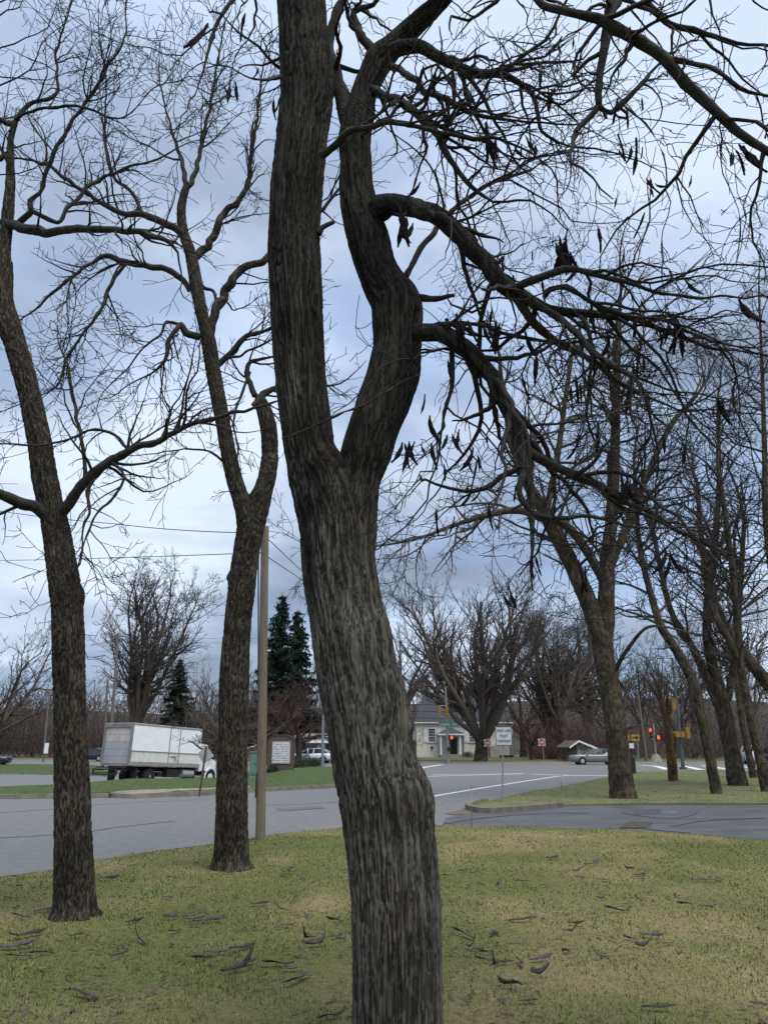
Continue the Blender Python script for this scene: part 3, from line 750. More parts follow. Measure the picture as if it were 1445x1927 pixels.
# ---------------------------------------------------------------- the large locust in front
rg = random.Random(21)
base = G(745, 2085)
YM = base.y
locust = thing('honey_locust', 'thick grey ridged trunk forking into two tall stems, closest to the camera', 'tree', (base.x, base.y, 0.0))
A = lr([(2100, 622, 862), (2060, 645, 845), (2010, 660, 836), (1927, 665, 834), (1800, 664, 831), (1700, 661, 828), (1650, 655, 824), (1600, 650, 820), (1560, 645, 815), (1500, 637, 808), (1450, 628, 786), (1400, 620, 774), (1350, 612, 768), (1300, 603, 757), (1250, 596, 742), (1200, 588, 736), (1150, 582, 721), (1100, 574, 711), (1050, 569, 703), (1000, 565, 697), (950, 556, 685), (900, 545, 660), (850, 537, 634), (800, 530, 625), (750, 524, 617), (700, 519, 612), (650, 515, 609), (600, 511, 606), (550, 508, 605), (500, 505, 603), (450, 505, 600), (400, 508, 602), (350, 510, 606), (300, 516, 612), (250, 521, 617), (200, 526, 626), (150, 527, 630), (100, 526, 622), (50, 524, 615), (0, 522, 612), (-120, 520, 596), (-300, 535, 590)], YM)
A[0][0].z = min(A[0][0].z, -0.02)
lump = [(P(806, 1512, YM - 0.1), 0.06, 0.018), (P(745, 1290, YM - .15), 0.10, 0.02), (P(590, 492, YM - .18), 0.05, 0.03), (P(768, 1365, YM - .1), 0.04, 0.035), (P(700, 1225, YM - .2), 0.14, 0.018)]
lump = [(tuple(a), b, c) for a, b, c in lump] + [(tuple(P(812 + rnd.uniform(-14, 6), y_, YM - .08 + rnd.uniform(-.08, .08))), .022, rnd.uniform(.008, .02)) for y_ in (1472, 1478, 1484, 1490, 1500, 1512, 1525, 1536, 1548, 1560, 1575)]
me, cA, rA = bark_tube('trunk', A[0], A[1], 0.0115, 190, 0.017, 25, 30, 'plate', origin=locust.location, lumps=lump, seed=3.3, wob=0.05)
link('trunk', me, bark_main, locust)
Bt = trace([(672, 1080, YM + .02, 60), (668, 1000, YM, 84), (666, 950, YM - .01, 92), (676, 900, YM - .01, 84), (690, 850, YM - .01, 96), (706, 800, YM, 92), (724, 750, YM + .02, 98), (741, 700, YM + .03, 97), (747, 650, YM + .04, 90), (747, 600, YM + .05, 92), (745, 570, YM + .05, 94), (729, 545, YM + .05, 80), (708, 500, YM + .05, 74), (694, 450, YM + .05, 78), (680, 400, YM + .05, 72), (671, 350, YM + .05, 63), (669, 300, YM + .05, 58), (667, 260, YM + .06, 60), (675, 220, YM + .08, 58), (684, 180, YM + .1, 50), (698, 145, YM + .1, 50), (715, 112, YM + .1, 54), (745, 82, YM + .08, 42), (790, 38, YM, 36), (830, 0, YM - .1, 32), (890, -80, YM - .3, 26), (960, -160, YM - .5, 20)])
me, cB, rB = bark_tube('stem', Bt[0], Bt[1], 0.0125, 125, 0.010, 27, 20, 'plate', origin=locust.location, seed=8.1, wob=0.07,
                       lumps=[(tuple(P(782, 578, YM - .05)), 0.06, 0.03), (tuple(P(750, 535, YM)), 0.05, 0.03), (tuple(P(700, 780, YM - .15)), 0.09, 0.03)])
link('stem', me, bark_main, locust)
# traced limbs of the locust: (px, py, Y, width)
y0 = YM
L_ = {}
def LL(key, pts, **k): L_[key] = limb(locust, pts, **k)
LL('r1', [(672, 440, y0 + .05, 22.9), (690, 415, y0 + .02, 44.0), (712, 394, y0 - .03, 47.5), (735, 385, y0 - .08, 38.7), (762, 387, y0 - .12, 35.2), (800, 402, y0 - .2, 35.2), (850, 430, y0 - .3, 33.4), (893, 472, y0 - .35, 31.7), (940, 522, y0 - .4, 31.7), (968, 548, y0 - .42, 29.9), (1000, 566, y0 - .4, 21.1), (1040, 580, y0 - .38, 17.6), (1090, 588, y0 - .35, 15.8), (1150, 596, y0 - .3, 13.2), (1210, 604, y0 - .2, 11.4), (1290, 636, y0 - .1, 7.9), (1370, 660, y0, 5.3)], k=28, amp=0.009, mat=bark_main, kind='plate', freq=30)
LL('r1b', [(962, 545, y0 - .42, 20.4), (985, 578, y0 - .38, 20.4), (1010, 612, y0 - .3, 18.7), (1050, 645, y0 - .2, 15.3), (1090, 665, y0 - .1, 12.8), (1130, 690, y0, 11.0), (1180, 730, y0 + .1, 8.5), (1250, 760, y0 + .2, 5.1)])
LL('r1c', [(968, 543, y0 - .42, 16), (1000, 528, y0 - .5, 16), (1035, 512, y0 - .55, 14), (1075, 508, y0 - .6, 12), (1140, 520, y0 - .6, 10), (1230, 550, y0 - .6, 8), (1320, 558, y0 - .6, 6), (1400, 562, y0 - .6, 4)])
LL('r1d', [(1000, 566, y0 - .4, 15.3), (1055, 598, y0 - .5, 13.6), (1085, 630, y0 - .55, 11.9), (1130, 668, y0 - .6, 11.9), (1175, 700, y0 - .6, 10.2), (1200, 728, y0 - .6, 8.5), (1222, 790, y0 - .5, 6.0), (1238, 850, y0 - .4, 3.4)])
LL('r1e', [(1025, 556, y0 - .42, 12.8), (1035, 543, y0 - .5, 11.9), (1062, 540, y0 - .55, 11.0), (1092, 556, y0 - .55, 11.0), (1130, 582, y0 - .5, 11.0), (1190, 598, y0 - .45, 10.2), (1260, 602, y0 - .4, 7.6), (1330, 640, y0 - .4, 5.1), (1420, 655, y0 - .4, 3.4)])
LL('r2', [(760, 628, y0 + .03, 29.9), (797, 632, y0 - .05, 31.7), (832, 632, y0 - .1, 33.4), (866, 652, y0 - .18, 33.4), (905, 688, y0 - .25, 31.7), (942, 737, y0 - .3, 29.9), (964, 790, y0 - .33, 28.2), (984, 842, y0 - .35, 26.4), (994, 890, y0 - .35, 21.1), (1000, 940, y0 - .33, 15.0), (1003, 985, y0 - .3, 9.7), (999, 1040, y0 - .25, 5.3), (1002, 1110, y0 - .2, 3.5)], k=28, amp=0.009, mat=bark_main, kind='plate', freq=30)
LL('r2b', [(982, 842, y0 - .35, 21.1), (1010, 858, y0 - .35, 19.4), (1045, 875, y0 - .3, 17.6), (1085, 895, y0 - .25, 17.6), (1130, 922, y0 - .2, 15.0), (1170, 942, y0 - .15, 12.3), (1215, 965, y0 - .1, 10.6), (1280, 1000, y0, 7.0), (1350, 1040, y0 + .1, 4.4)])
LL('r2c', [(990, 880, y0 - .35, 14), (975, 925, y0 - .4, 12), (1010, 968, y0 - .45, 11), (1060, 975, y0 - .5, 9), (1110, 972, y0 - .5, 7), (1180, 990, y0 - .5, 4)])
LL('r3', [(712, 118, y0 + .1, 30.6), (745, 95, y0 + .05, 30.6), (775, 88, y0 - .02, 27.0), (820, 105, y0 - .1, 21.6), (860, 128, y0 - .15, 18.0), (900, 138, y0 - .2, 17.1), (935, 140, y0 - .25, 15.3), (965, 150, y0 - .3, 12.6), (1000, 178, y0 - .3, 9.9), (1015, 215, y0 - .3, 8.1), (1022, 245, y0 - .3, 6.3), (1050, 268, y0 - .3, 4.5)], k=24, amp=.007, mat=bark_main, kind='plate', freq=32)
LL('r4', [(690, 168, y0 + .08, 18.0), (730, 180, y0, 16.2), (765, 198, y0 - .1, 15.3), (800, 228, y0 - .2, 15.3), (822, 255, y0 - .25, 14.4), (845, 295, y0 - .3, 13.5), (870, 335, y0 - .3, 10.8), (900, 360, y0 - .3, 8.1), (928, 380, y0 - .3, 5.4)])
LL('r4b', [(735, 125, y0 + .05, 13), (760, 135, y0 - .05, 13), (795, 165, y0 - .2, 13), (835, 188, y0 - .3, 12), (870, 205, y0 - .35, 10), (905, 215, y0 - .4, 8), (950, 225, y0 - .4, 6)])
LL('r5', [(606, 292, y0 - .15, 16), (625, 272, y0 - .25, 14), (660, 250, y0 - .35, 13), (700, 235, y0 - .4, 12), (735, 231, y0 - .42, 11), (780, 238, y0 - .45, 10), (830, 248, y0 - .45, 9), (890, 258, y0 - .45, 8), (960, 270, y0 - .45, 5)])
LL('r6', [(660, -420, y0 - .2, 34), (780, -330, y0 - .5, 34), (900, -180, y0 - .8, 30), (985, -40, y0 - 1.0, 18), (1022, 8, y0 - 1.05, 14), (1070, 26, y0 - 1.1, 15), (1118, 38, y0 - 1.1, 19), (1160, 55, y0 - 1.1, 21), (1200, 80, y0 - 1.1, 22), (1245, 112, y0 - 1.1, 22), (1290, 152, y0 - 1.1, 20), (1320, 180, y0 - 1.1, 19), (1355, 213, y0 - 1.1, 18), (1400, 252, y0 - 1.1, 16), (1450, 290, y0 - 1.1, 14), (1540, 350, y0 - 1.1, 10)], k=14)
LL('r6b', [(1240, 106, y0 - 1.1, 12), (1290, 118, y0 - 1.15, 12), (1340, 136, y0 - 1.2, 11), (1390, 162, y0 - 1.2, 9), (1450, 182, y0 - 1.2, 7)])
LL('r7', [(1160, -160, y0 - 1.0, 22), (1155, -40, y0 - 1.0, 21), (1148, 20, y0 - 1.0, 20), (1137, 70, y0 - 1.0, 18), (1131, 120, y0 - 1.0, 14), (1126, 200, y0 - 1.0, 12)], k=12)
LL('r7b', [(1126, 200, y0 - 1.0, 11), (1150, 206, y0 - 1.0, 11), (1172, 200, y0 - 1.0, 12), (1186, 180, y0 - 1.0, 10), (1205, 162, y0 - 1.0, 9), (1222, 138, y0 - 1.0, 7)])
LL('r7c', [(1175, 200, y0 - 1.0, 6), (1190, 222, y0 - 1.0, 5), (1212, 232, y0 - 1.0, 4), (1235, 262, y0 - 1.0, 3), (1248, 292, y0 - 1.0, 3)])
LL('r8', [(1205, -60, y0 - .9, 16), (1212, 0, y0 - .9, 14), (1240, 28, y0 - .9, 13), (1262, 45, y0 - .9, 12), (1300, 56, y0 - .9, 12), (1336, 66, y0 - .9, 10)])
LL('r9', [(785, 640, y0, 14), (815, 615, y0 - .1, 12), (840, 610, y0 - .2, 10), (900, 612, y0 - .25, 8), (980, 632, y0 - .3, 8), (1060, 645, y0 - .3, 7), (1110, 640, y0 - .3, 5)])
LL('r10', [(790, 560, y0, 14), (820, 560, y0 - .1, 11), (854, 556, y0 - .15, 8)])
LL('s1', [(599, 440, y0 - .05, 16), (610, 432, y0 - .05, 10), (628, 418, y0 - .05, 9)])
LL('r11', [(764, 520, y0 + .1, 12), (790, 470, y0 + .2, 12), (830, 420, y0 + .3, 11), (870, 380, y0 + .4, 10), (930, 345, y0 + .5, 8), (1000, 320, y0 + .6, 5)])
LL('r12', [(840, 600, y0 - .1, 8), (856, 680, y0 - .1, 11), (850, 725, y0 - .1, 10), (838, 760, y0 - .1, 8), (832, 810, y0 - .1, 6), (820, 880, y0 - .1, 4)])
LL('l1', [(655, 235, y0 + .1, 30), (642, 180, y0 + .12, 30), (628, 125, y0 + .15, 28), (618, 70, y0 + .2, 22), (640, 20, y0 + .2, 16), (660, -30, y0 + .2, 12)])
LL('l2', [(702, 95, y0 + .08, 18), (680, 70, y0 + .1, 18), (668, 45, y0 + .1, 16), (665, 20, y0 + .1, 12), (700, 10, y0 + .1, 10), (720, -20, y0, 8)])
LL('l3', [(530, -60, y0 - .3, 14), (470, -40, y0 - .5, 12), (430, 15, y0 - .6, 8), (408, 50, y0 - .6, 7), (392, 80, y0 - .6, 6), (388, 120, y0 - .6, 4), (368, 178, y0 - .6, 3)])
LL('l4', [(528, 145, y0 - .2, 9), (500, 150, y0 - .3, 6), (470, 145, y0 - .4, 4), (430, 125, y0 - .4, 3)])
LL('l5', [(790, 705, y0 - .2, 5), (740, 725, y0 - .3, 5), (690, 760, y0 - .35, 5), (640, 783, y0 - .35, 5), (590, 805, y0 - .35, 4), (530, 825, y0 - .35, 3)])
pm = Prm(wob=0.22, trop=-0.02, kids=(5.4, 7.0, 8.0), ratio=(0.5, 0.45, .4), ang=(35, 75), rmin=0.0021, levels=3, npts=(13, 8, 6), zig=0.25, flat=0.2)
out = [[], [], []]
dens = {'r1': 9, 'r1b': 10, 'r1c': 9, 'r1d': 9, 'r1e': 9, 'r2': 8, 'r2b': 10, 'r2c': 9, 'r3': 12, 'r4': 12, 'r4b': 11, 'r5': 9, 'r6': 5, 'r6b': 5, 'r7': 6, 'r7b': 7, 'r7c': 9, 'r8': 6, 'r9': 10, 'r11': 9, 'r12': 8, 'l1': 7, 'l2': 9, 'l3': 5, 'l4': 7}
for key, dn in dens.items():
    p_, r_ = L_[key]
    sprout(out, p_, r_, dn * (1.0 if key[:2] in ('r1', 'r2') else 1.1), (0.3, 1.5) if key[:2] in ('r1', 'r2') else (0.25, 1.15), pm, rg, tipmax=.4 if key == 'r2' else 9, t0=0.2 if key != 'r6' else 0.55, bias=(0.15, 0, -0.12) if key[0] == 'r' else (-0.1, 0, 0.0))
# loose hanging sprays from limbs above the frame
for (px, py, dx, dy, L) in [(1330, -10, .4, -1, 1.2), (1180, 10, .6, -.4, .8), (1410, -10, .3, -.8, .8), (960, -20, .3, -1, .9), (640, -20, .3, -.6, .6), (320, -20, -.2, -1, .45), (240, -15, -.3, -.6, .4), (480, -10, -.4, -.8, .6), (1360, 215, -.05, -1, 0.95), (1440, 285, -.1, -1, .9), (1120, 30, -.4, -.8, .9), (1050, 30, -.5, -.9, .9)]:
    grow(out, P(px, py, y0 - .9), Vector((dx, rg.uniform(-.1, .2), dy)), L * .9, 0.006, 0, pm, rg)
twigs_part(locust, out)
pods = [(392, 75, 62), (462, 45, 40), (432, 178, 38), (487, 140, 26), (516, 200, 28), (527, 196, 28), (852, 162, 58), (878, 190, 50), (914, 262, 64), (921, 282, 48), (968, 290, 28), (990, 276, 34), (1006, 288, 32), (1196, 284, 50), (1208, 290, 26), (1215, 352, 34), (1232, 356, 22), (1158, 383, 20), (1384, 305, 44), (1398, 300, 52), (1045, 482, 50), (1052, 472, 56), (1060, 478, 44), (1066, 492, 30), (1002, 486, 26), (1390, 592, 58), (858, 612, 44), (866, 630, 60), (880, 622, 40), (918, 640, 44), (940, 632, 46), (926, 600, 36), (965, 540, 44), (1020, 542, 34), (1160, 622, 38), (1266, 612, 46), (1272, 622, 54), (1258, 626, 40), (1200, 690, 46), (1083, 728, 44), (1131, 880, 68), (1168, 920, 54), (1349, 770, 46), (890, 862, 40), (897, 886, 36), (757, 852, 40), (770, 850, 40), (780, 848, 34), (842, 832, 30), (1252, 1060, 42), (1088, 1082, 44), (956, 1120, 38), (942, 1140, 20), (1000, 1060, 36), (855, 985, 28), (1328, 1192, 40), (1020, 145, 38), (1030, 180, 34), (1057, 85, 34), (1078, 80, 20), (820, 150, 34), (838, 255, 34), (752, 420, 60), (765, 430, 44), (860, 250, 40), (1172, 60, 28), (1185, 70, 40), (1022, 22, 18), (1240, 10, 14), (1300, 340, 20), (1440, 262, 22), (780, 660, 36), (1145, 690, 30), (985, 660, 26), (1100, 605, 36), (1205, 575, 24), (905, 930, 30), (970, 925, 26)]
pods += [(a + rnd.choice((-9, 8, 12)), b + rnd.randint(-8, 14), int(c * rnd.uniform(.6, .95))) for a, b, c in pods for _k in (0, 1, 2) if c > 33 and rnd.random() < .5]
pods += [(rnd.uniform(790, 1300), rnd.uniform(130, 1000), rnd.uniform(24, 46)) for _k in range(46)]
for i, (px, py, ln) in enumerate(pods):
    Yp = y0 - (0.35 if px < 1100 or py > 420 else 1.05) + rnd.uniform(-.12, .12)
    q, hr = PR(px, py - ln / 2, Yp, ln)
    o = link('seed_pod', POD[i % 6], pod_m, locust); s = 2 * hr / 0.22 * 1.32
    o.location = q - locust.location; o.rotation_euler = (rnd.uniform(-.25, .25), rnd.uniform(-.3, .3), rnd.uniform(0, 6.28)); o.scale = (s * 1.05, s * 1.05, s)

# ---------------------------------------------------------------- left tree
b1 = G(141, 1733); Y1 = b1.y
t1 = thing('furrowed_tree', 'dark furrowed trunk at the left frame edge, one long arm reaching over the street', 'tree', (b1.x, b1.y, 0))
rows = [(1745, 97, 184), (1733, 99, 181), (1700, 103, 178), (1600, 105, 172), (1500, 105, 168), (1400, 104, 164), (1300, 103, 160), (1200, 100, 158), (1150, 98, 155), (1100, 93, 150), (1050, 88, 141), (1000, 82, 131), (960, 75, 121), (900, 62, 108), (850, 56, 100), (800, 48, 90), (750, 38, 78), (700, 25, 65), (650, 11, 50), (610, -4, 38), (580, -10, 28), (555, -8, 24), (530, -3, 25), (500, -5, 24), (480, -5, 20), (450, -1, 22), (400, 5, 27), (350, 11, 29), (300, 13, 27), (260, 16, 27), (230, 24, 34)]
w, r = lr(rows, Y1); w[0].z = -0.03
me, c1, r1 = bark_tube('trunk', w, r, 0.018, 130, 0.016, 40, 9, 'ridge', origin=t1.location, seed=1.7, wob=0.05, lumps=[(tuple(P(152, 1118, Y1)), 0.07, 0.045)] + [((b1.x + .25 * math.cos(a), b1.y + .25 * math.sin(a), 0.0), .075, .05) for a in (0.3, 1.4, 2.6, 3.6, 4.4, 5.4)])
link('trunk', me, bark_left, t1)
K = {}
def L1(key, pts, **k): K[key] = limb(t1, [(a, b, Y1 + c, d * .86) for a, b, c, d in pts], **k)
L1('a', [(100, 985, 0, 22), (80, 968, -.1, 26), (42, 945, -.3, 25), (0, 930, -.5, 21), (-60, 912, -.8, 16), (-130, 880, -1, 10)])
L1('b', [(105, 985, 0, 26), (122, 962, -.05, 27), (160, 910, -.15, 25), (208, 868, -.25, 21), (250, 845, -.3, 17), (300, 830, -.4, 14), (350, 805, -.5, 11), (420, 782, -.6, 9), (480, 768, -.6, 7), (530, 752, -.6, 4)], k=14)
L1('c', [(8, 418, 0, 22), (40, 428, -.1, 22), (90, 437, -.2, 20), (150, 432, -.3, 17), (220, 433, -.4, 14), (280, 441, -.5, 12), (320, 458, -.5, 9), (335, 475, -.5, 5)], k=12)
L1('d', [(30, 425, 0, 14), (60, 397, -.1, 14), (62, 378, -.1, 11), (75, 365, -.1, 9), (95, 305, -.2, 9), (140, 225, -.3, 8), (195, 145, -.4, 7), (200, 128, -.4, 6), (235, 72, -.5, 4), (238, 0, -.5, 3)])
L1('e', [(60, 397, -.1, 12), (88, 412, 0, 12), (108, 420, 0, 10), (150, 368, .1, 9), (185, 340, .2, 8), (230, 318, .2, 7), (290, 302, .3, 5), (335, 278, .3, 3)])
L1('f', [(22, 235, 0, 12), (45, 208, .1, 10), (72, 190, .1, 9), (98, 188, .1, 8), (110, 172, .1, 7), (105, 110, .1, 6), (115, 70, .1, 5), (138, 0, .1, 3)])
L1('g', [(30, 225, 0, 8), (60, 208, -.2, 7), (140, 200, -.3, 6), (200, 218, -.4, 5), (240, 218, -.4, 4), (290, 165, -.5, 3), (345, 150, -.5, 2)])
L1('h', [(20, 232, 0, 14), (0, 226, -.2, 11), (-40, 205, -.4, 8)])
L1('i', [(158, 912, -.15, 10), (160, 860, -.2, 9), (140, 770, -.2, 8), (128, 690, -.2, 6), (110, 640, -.2, 3)])
L1('j', [(208, 868, -.25, 8), (235, 900, -.3, 7), (190, 960, -.35, 6), (165, 1000, -.4, 5), (150, 1055, -.4, 3)])
L1('k', [(190, 880, -.2, 8), (165, 925, -.2, 8), (168, 965, -.2, 6), (160, 985, -.2, 5), (152, 1060, -.2, 4)])
L1('l', [(245, 850, -.3, 8), (225, 825, -.3, 7), (180, 808, -.3, 6), (100, 835, -.3, 5), (0, 835, -.4, 4), (-40, 820, -.4, 3)])
L1('m', [(5, 300, 0, 14), (-30, 270, -.1, 12), (-80, 200, -.3, 8)])
L1('n', [(18, 310, 0, 9), (0, 275, .1, 8), (-20, 245, .1, 5)])
p1 = Prm(wob=0.17, trop=0.02, kids=(4.5, 5.5, 7.0), ratio=(0.5, 0.45, .4), ang=(35, 70), rmin=0.0034, levels=3, npts=(10, 6, 4), zig=0.06)
out = [[], [], []]; rg = random.Random(5)
for key, dn in dict(a=6, b=9, c=7, d=8, e=9, f=9, g=8, h=7, i=8, j=8, k=8, l=9, m=7, n=7).items():
    sprout(out, *K[key], dn * .82, (0.35, 1.35), p1, rg, t0=0.2, bias=(0, 0, .15) if key in 'defg' else (0, 0, 0))
for (px, py, dx, dz) in [(-20, 100, .8, .5), (-20, 140, 1, .2), (-20, 40, .7, .8), (-20, 330, 1, .1), (-10, 165, 1, .2), (-20, 10, .6, .4)]:
    grow(out, P(px, py, Y1 - .3), Vector((dx, .1, dz)), 1.6, 0.012, 0, p1, rg)
twigs_part(t1, out)

# ---------------------------------------------------------------- forked left tree
b2 = G(436, 1640); Y2 = b2.y
t2 = thing('furrowed_tree', 'forked furrowed trunk beside the wooden pole, between street and lawn', 'tree', (b2.x, b2.y, 0))
rows = [(1650, 397, 475), (1640, 399, 473), (1620, 402, 469), (1500, 408, 465), (1400, 411, 466), (1300, 413, 468), (1200, 420, 471), (1150, 425, 475), (1100, 431, 481), (1050, 437, 486), (1010, 443, 494), (980, 445, 494), (950, 440, 480), (930, 435, 466), (900, 426, 456), (850, 415, 444), (800, 407, 434), (750, 397, 425), (700, 388, 416), (650, 380, 408), (620, 376, 400), (600, 371, 394), (550, 360, 384), (500, 352, 375), (470, 346, 367), (440, 337, 356), (400, 333, 350), (370, 338, 353), (345, 347, 360)]
w, r = lr(rows, Y2); w[0].z = -0.03
me, _, _ = bark_tube('trunk', w, r, 0.020, 120, 0.018, 36, 9, 'ridge', origin=t2.location, seed=6.2, wob=0.04, lumps=[(tuple(P(430, 1087, Y2)), 0.05, 0.05)] + [((b2.x + .29 * math.cos(a), b2.y + .29 * math.sin(a), 0.0), .085, .055) for a in (0.1, 1.2, 2.4, 3.3, 4.3, 5.3)])
link('trunk', me, bark_left, t2)
w, r = trace([(468, 1060, Y2, 34), (474, 1000, Y2, 44), (478, 975, Y2, 46), (487, 945, Y2, 44), (498, 915, Y2, 36), (506, 880, Y2, 32), (508, 850, Y2, 31), (506, 810, Y2, 31), (501, 785, Y2, 30), (494, 762, Y2, 26), (487, 745, Y2, 16)])
me, _, _ = bark_tube('stem', w, r, 0.02, 72, 0.013, 26, 4.5, 'ridge', origin=t2.location, seed=9.9, wob=0.08, lumps=[(tuple(P(478, 762, Y2)), 0.06, 0.05)])
link('stem', me, bark_left, t2)
K = {}
def L2(key, pts, **k): K[key] = limb(t2, [(a, b, Y2 + c, d * .88) for a, b, c, d in pts], mat=bark_left if key in 'ab' else None, **k)
L2('a', [(392, 640, 0, 18), (402, 610, 0, 20), (410, 580, 0, 21), (425, 548, 0, 18), (441, 522, 0, 17), (456, 508, 0, 17), (480, 500, .05, 16), (505, 482, .1, 13), (540, 450, .2, 10), (600, 400, .3, 8), (650, 340, .4, 5)], k=14)
L2('b', [(362, 488, 0, 18), (378, 474, .05, 17), (391, 463, .05, 16), (406, 436, .1, 16), (422, 402, .1, 14), (450, 375, .15, 12), (466, 346, .2, 10), (472, 300, .2, 8), (480, 249, .2, 7), (487, 200, .2, 5), (495, 130, .2, 3)], k=12)
L2('c', [(352, 352, 0, 12), (345, 315, 0, 10), (338, 290, 0, 8), (328, 260, 0, 6), (315, 215, 0, 4), (300, 150, 0, 3)])
L2('d', [(355, 350, 0, 12), (367, 325, .05, 10), (380, 270, .1, 8), (397, 190, .1, 6), (412, 105, .1, 4), (420, 60, .1, 3)])
L2('e', [(345, 442, 0, 17), (330, 430, -.05, 16), (297, 415, -.15, 15), (270, 405, -.2, 13), (240, 402, -.2, 11), (214, 394, -.3, 11), (166, 363, -.4, 9), (131, 342, -.5, 8), (90, 311, -.6, 7), (50, 300, -.6, 5), (0, 296, -.7, 3)], k=12)
L2('f', [(272, 405, -.2, 9), (250, 365, -.2, 8), (211, 325, -.2, 7), (198, 250, -.2, 5), (200, 138, -.2, 3), (190, 80, -.2, 2)])
L2('g', [(358, 548, 0, 14), (345, 528, -.1, 14), (320, 512, -.2, 14), (285, 500, -.3, 13), (239, 494, -.4, 12), (198, 482, -.5, 10), (160, 502, -.6, 8), (112, 540, -.7, 7), (75, 575, -.7, 5), (35, 605, -.7, 3)], k=12)
L2('h', [(239, 494, -.4, 9), (217, 521, -.4, 8), (200, 560, -.4, 8), (187, 588, -.5, 7), (142, 652, -.6, 6), (123, 682, -.6, 5), (110, 725, -.6, 4), (75, 745, -.6, 3)])
L2('i', [(376, 634, 0, 16), (362, 632, -.05, 15), (350, 626, -.1, 14), (342, 612, -.15, 12), (333, 622, -.2, 10), (316, 645, -.25, 9), (310, 678, -.3, 7), (290, 700, -.3, 5), (250, 720, -.3, 3)])
L2('j', [(342, 612, -.15, 8), (315, 606, -.2, 7), (300, 632, -.3, 5), (275, 650, -.3, 4), (235, 700, -.3, 3)])
L2('k', [(408, 690, 0, 14), (422, 676, 0, 14), (440, 658, -.05, 13), (465, 634, -.1, 11), (497, 623, -.1, 9)])
L2('l', [(425, 675, 0, 8), (450, 668, -.1, 6), (480, 655, -.1, 5), (510, 640, -.1, 4)])
L2('m', [(480, 745, 0, 14), (470, 720, 0, 11), (464, 700, 0, 11), (470, 682, 0, 9), (490, 676, 0, 7), (510, 672, 0, 5)])
L2('n', [(478, 765, -.05, 16), (498, 742, 0, 14), (522, 728, .05, 10), (560, 725, .1, 8)])
L2('p', [(470, 700, 0, 7), (455, 740, -.05, 6), (440, 790, -.1, 5), (448, 840, -.1, 4), (445, 880, -.1, 3)])
L2('q', [(366, 500, 0, 8), (385, 540, .1, 8), (402, 548, .1, 7), (410, 575, .1, 8)])
L2('r', [(420, 868, 0, 6), (395, 850, -.2, 5), (350, 845, -.3, 4), (310, 850, -.4, 3)])
p2 = Prm(wob=0.16, trop=0.035, kids=(4.5, 5.0, 6.0), ratio=(0.5, 0.45, .4), ang=(30, 65), rmin=0.0045, levels=3, npts=(10, 6, 4), zig=0.05)
out = [[], [], []]; rg = random.Random(15)
for key, dn in dict(a=6, b=8, c=9, d=8, e=8, f=8, g=8, h=8, i=11, j=11, k=6, l=8, m=6, n=6, p=8, r=9).items():
    sprout(out, *K[key], dn * .82, (0.4, 1.6), p2, rg, t0=0.18, bias=(0, 0, .3) if key in 'bcdef' else (0, 0, -.1))
twigs_part(t2, out)

# ---------------------------------------------------------------- trees on the island (right)
def right_tree(pxb, stems, label, boughs, seed, dn=(2.9, (1.4, 4.8)), name='bare_tree', prm=None, mat=None, nth=44, cat='tree', group=None):
    b = G(*pxb, 0.055); t = thing(name, label, cat, (b.x, b.y, b.z), group=group); Y = b.y; rg = random.Random(seed)
    o = [[], [], [], []]
    prm = prm or Prm(wob=0.17, trop=0.03, kids=(2.3, 3.1, 3.7), ratio=(0.5, 0.48, .45), ang=(32, 70), rmin=0.007, levels=4, npts=(8, 6, 4, 3))
    for i, st in enumerate(stems):
        w, r = trace([(a, c, Y + d, e) for a, c, d, e in st])
        if i == 0: w[0].z = b.z - 0.08
        me, c, rr = bark_tube('trunk' if i == 0 else 'stem', w, r, 0.06, nth if i == 0 else 24, 0.03 if i == 0 else 0.012, 11, 4.5, 'ridge', origin=t.location, seed=seed + i * 2.2, wob=0.06)
        link('trunk' if i == 0 else 'stem', me, mat or bark_right, t)
        st_ = max(1, len(c) // 30)
        sprout(o, [Vector(q) for q in c[::st_]], list(rr[::st_]), dn[0] * .8, dn[1], prm, rg, t0=boughs[i], bias=(0, 0, .10), rcap=0.06)
    o = [[pr for pr in lst if min(q[2] for q in pr[0]) > 2.6] for lst in o]
    me = multi_tube('crown', [(5, o[0]), (4, o[1]), (3, o[2]), (3, o[3])], origin=t.location)
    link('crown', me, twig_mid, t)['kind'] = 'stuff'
    return t
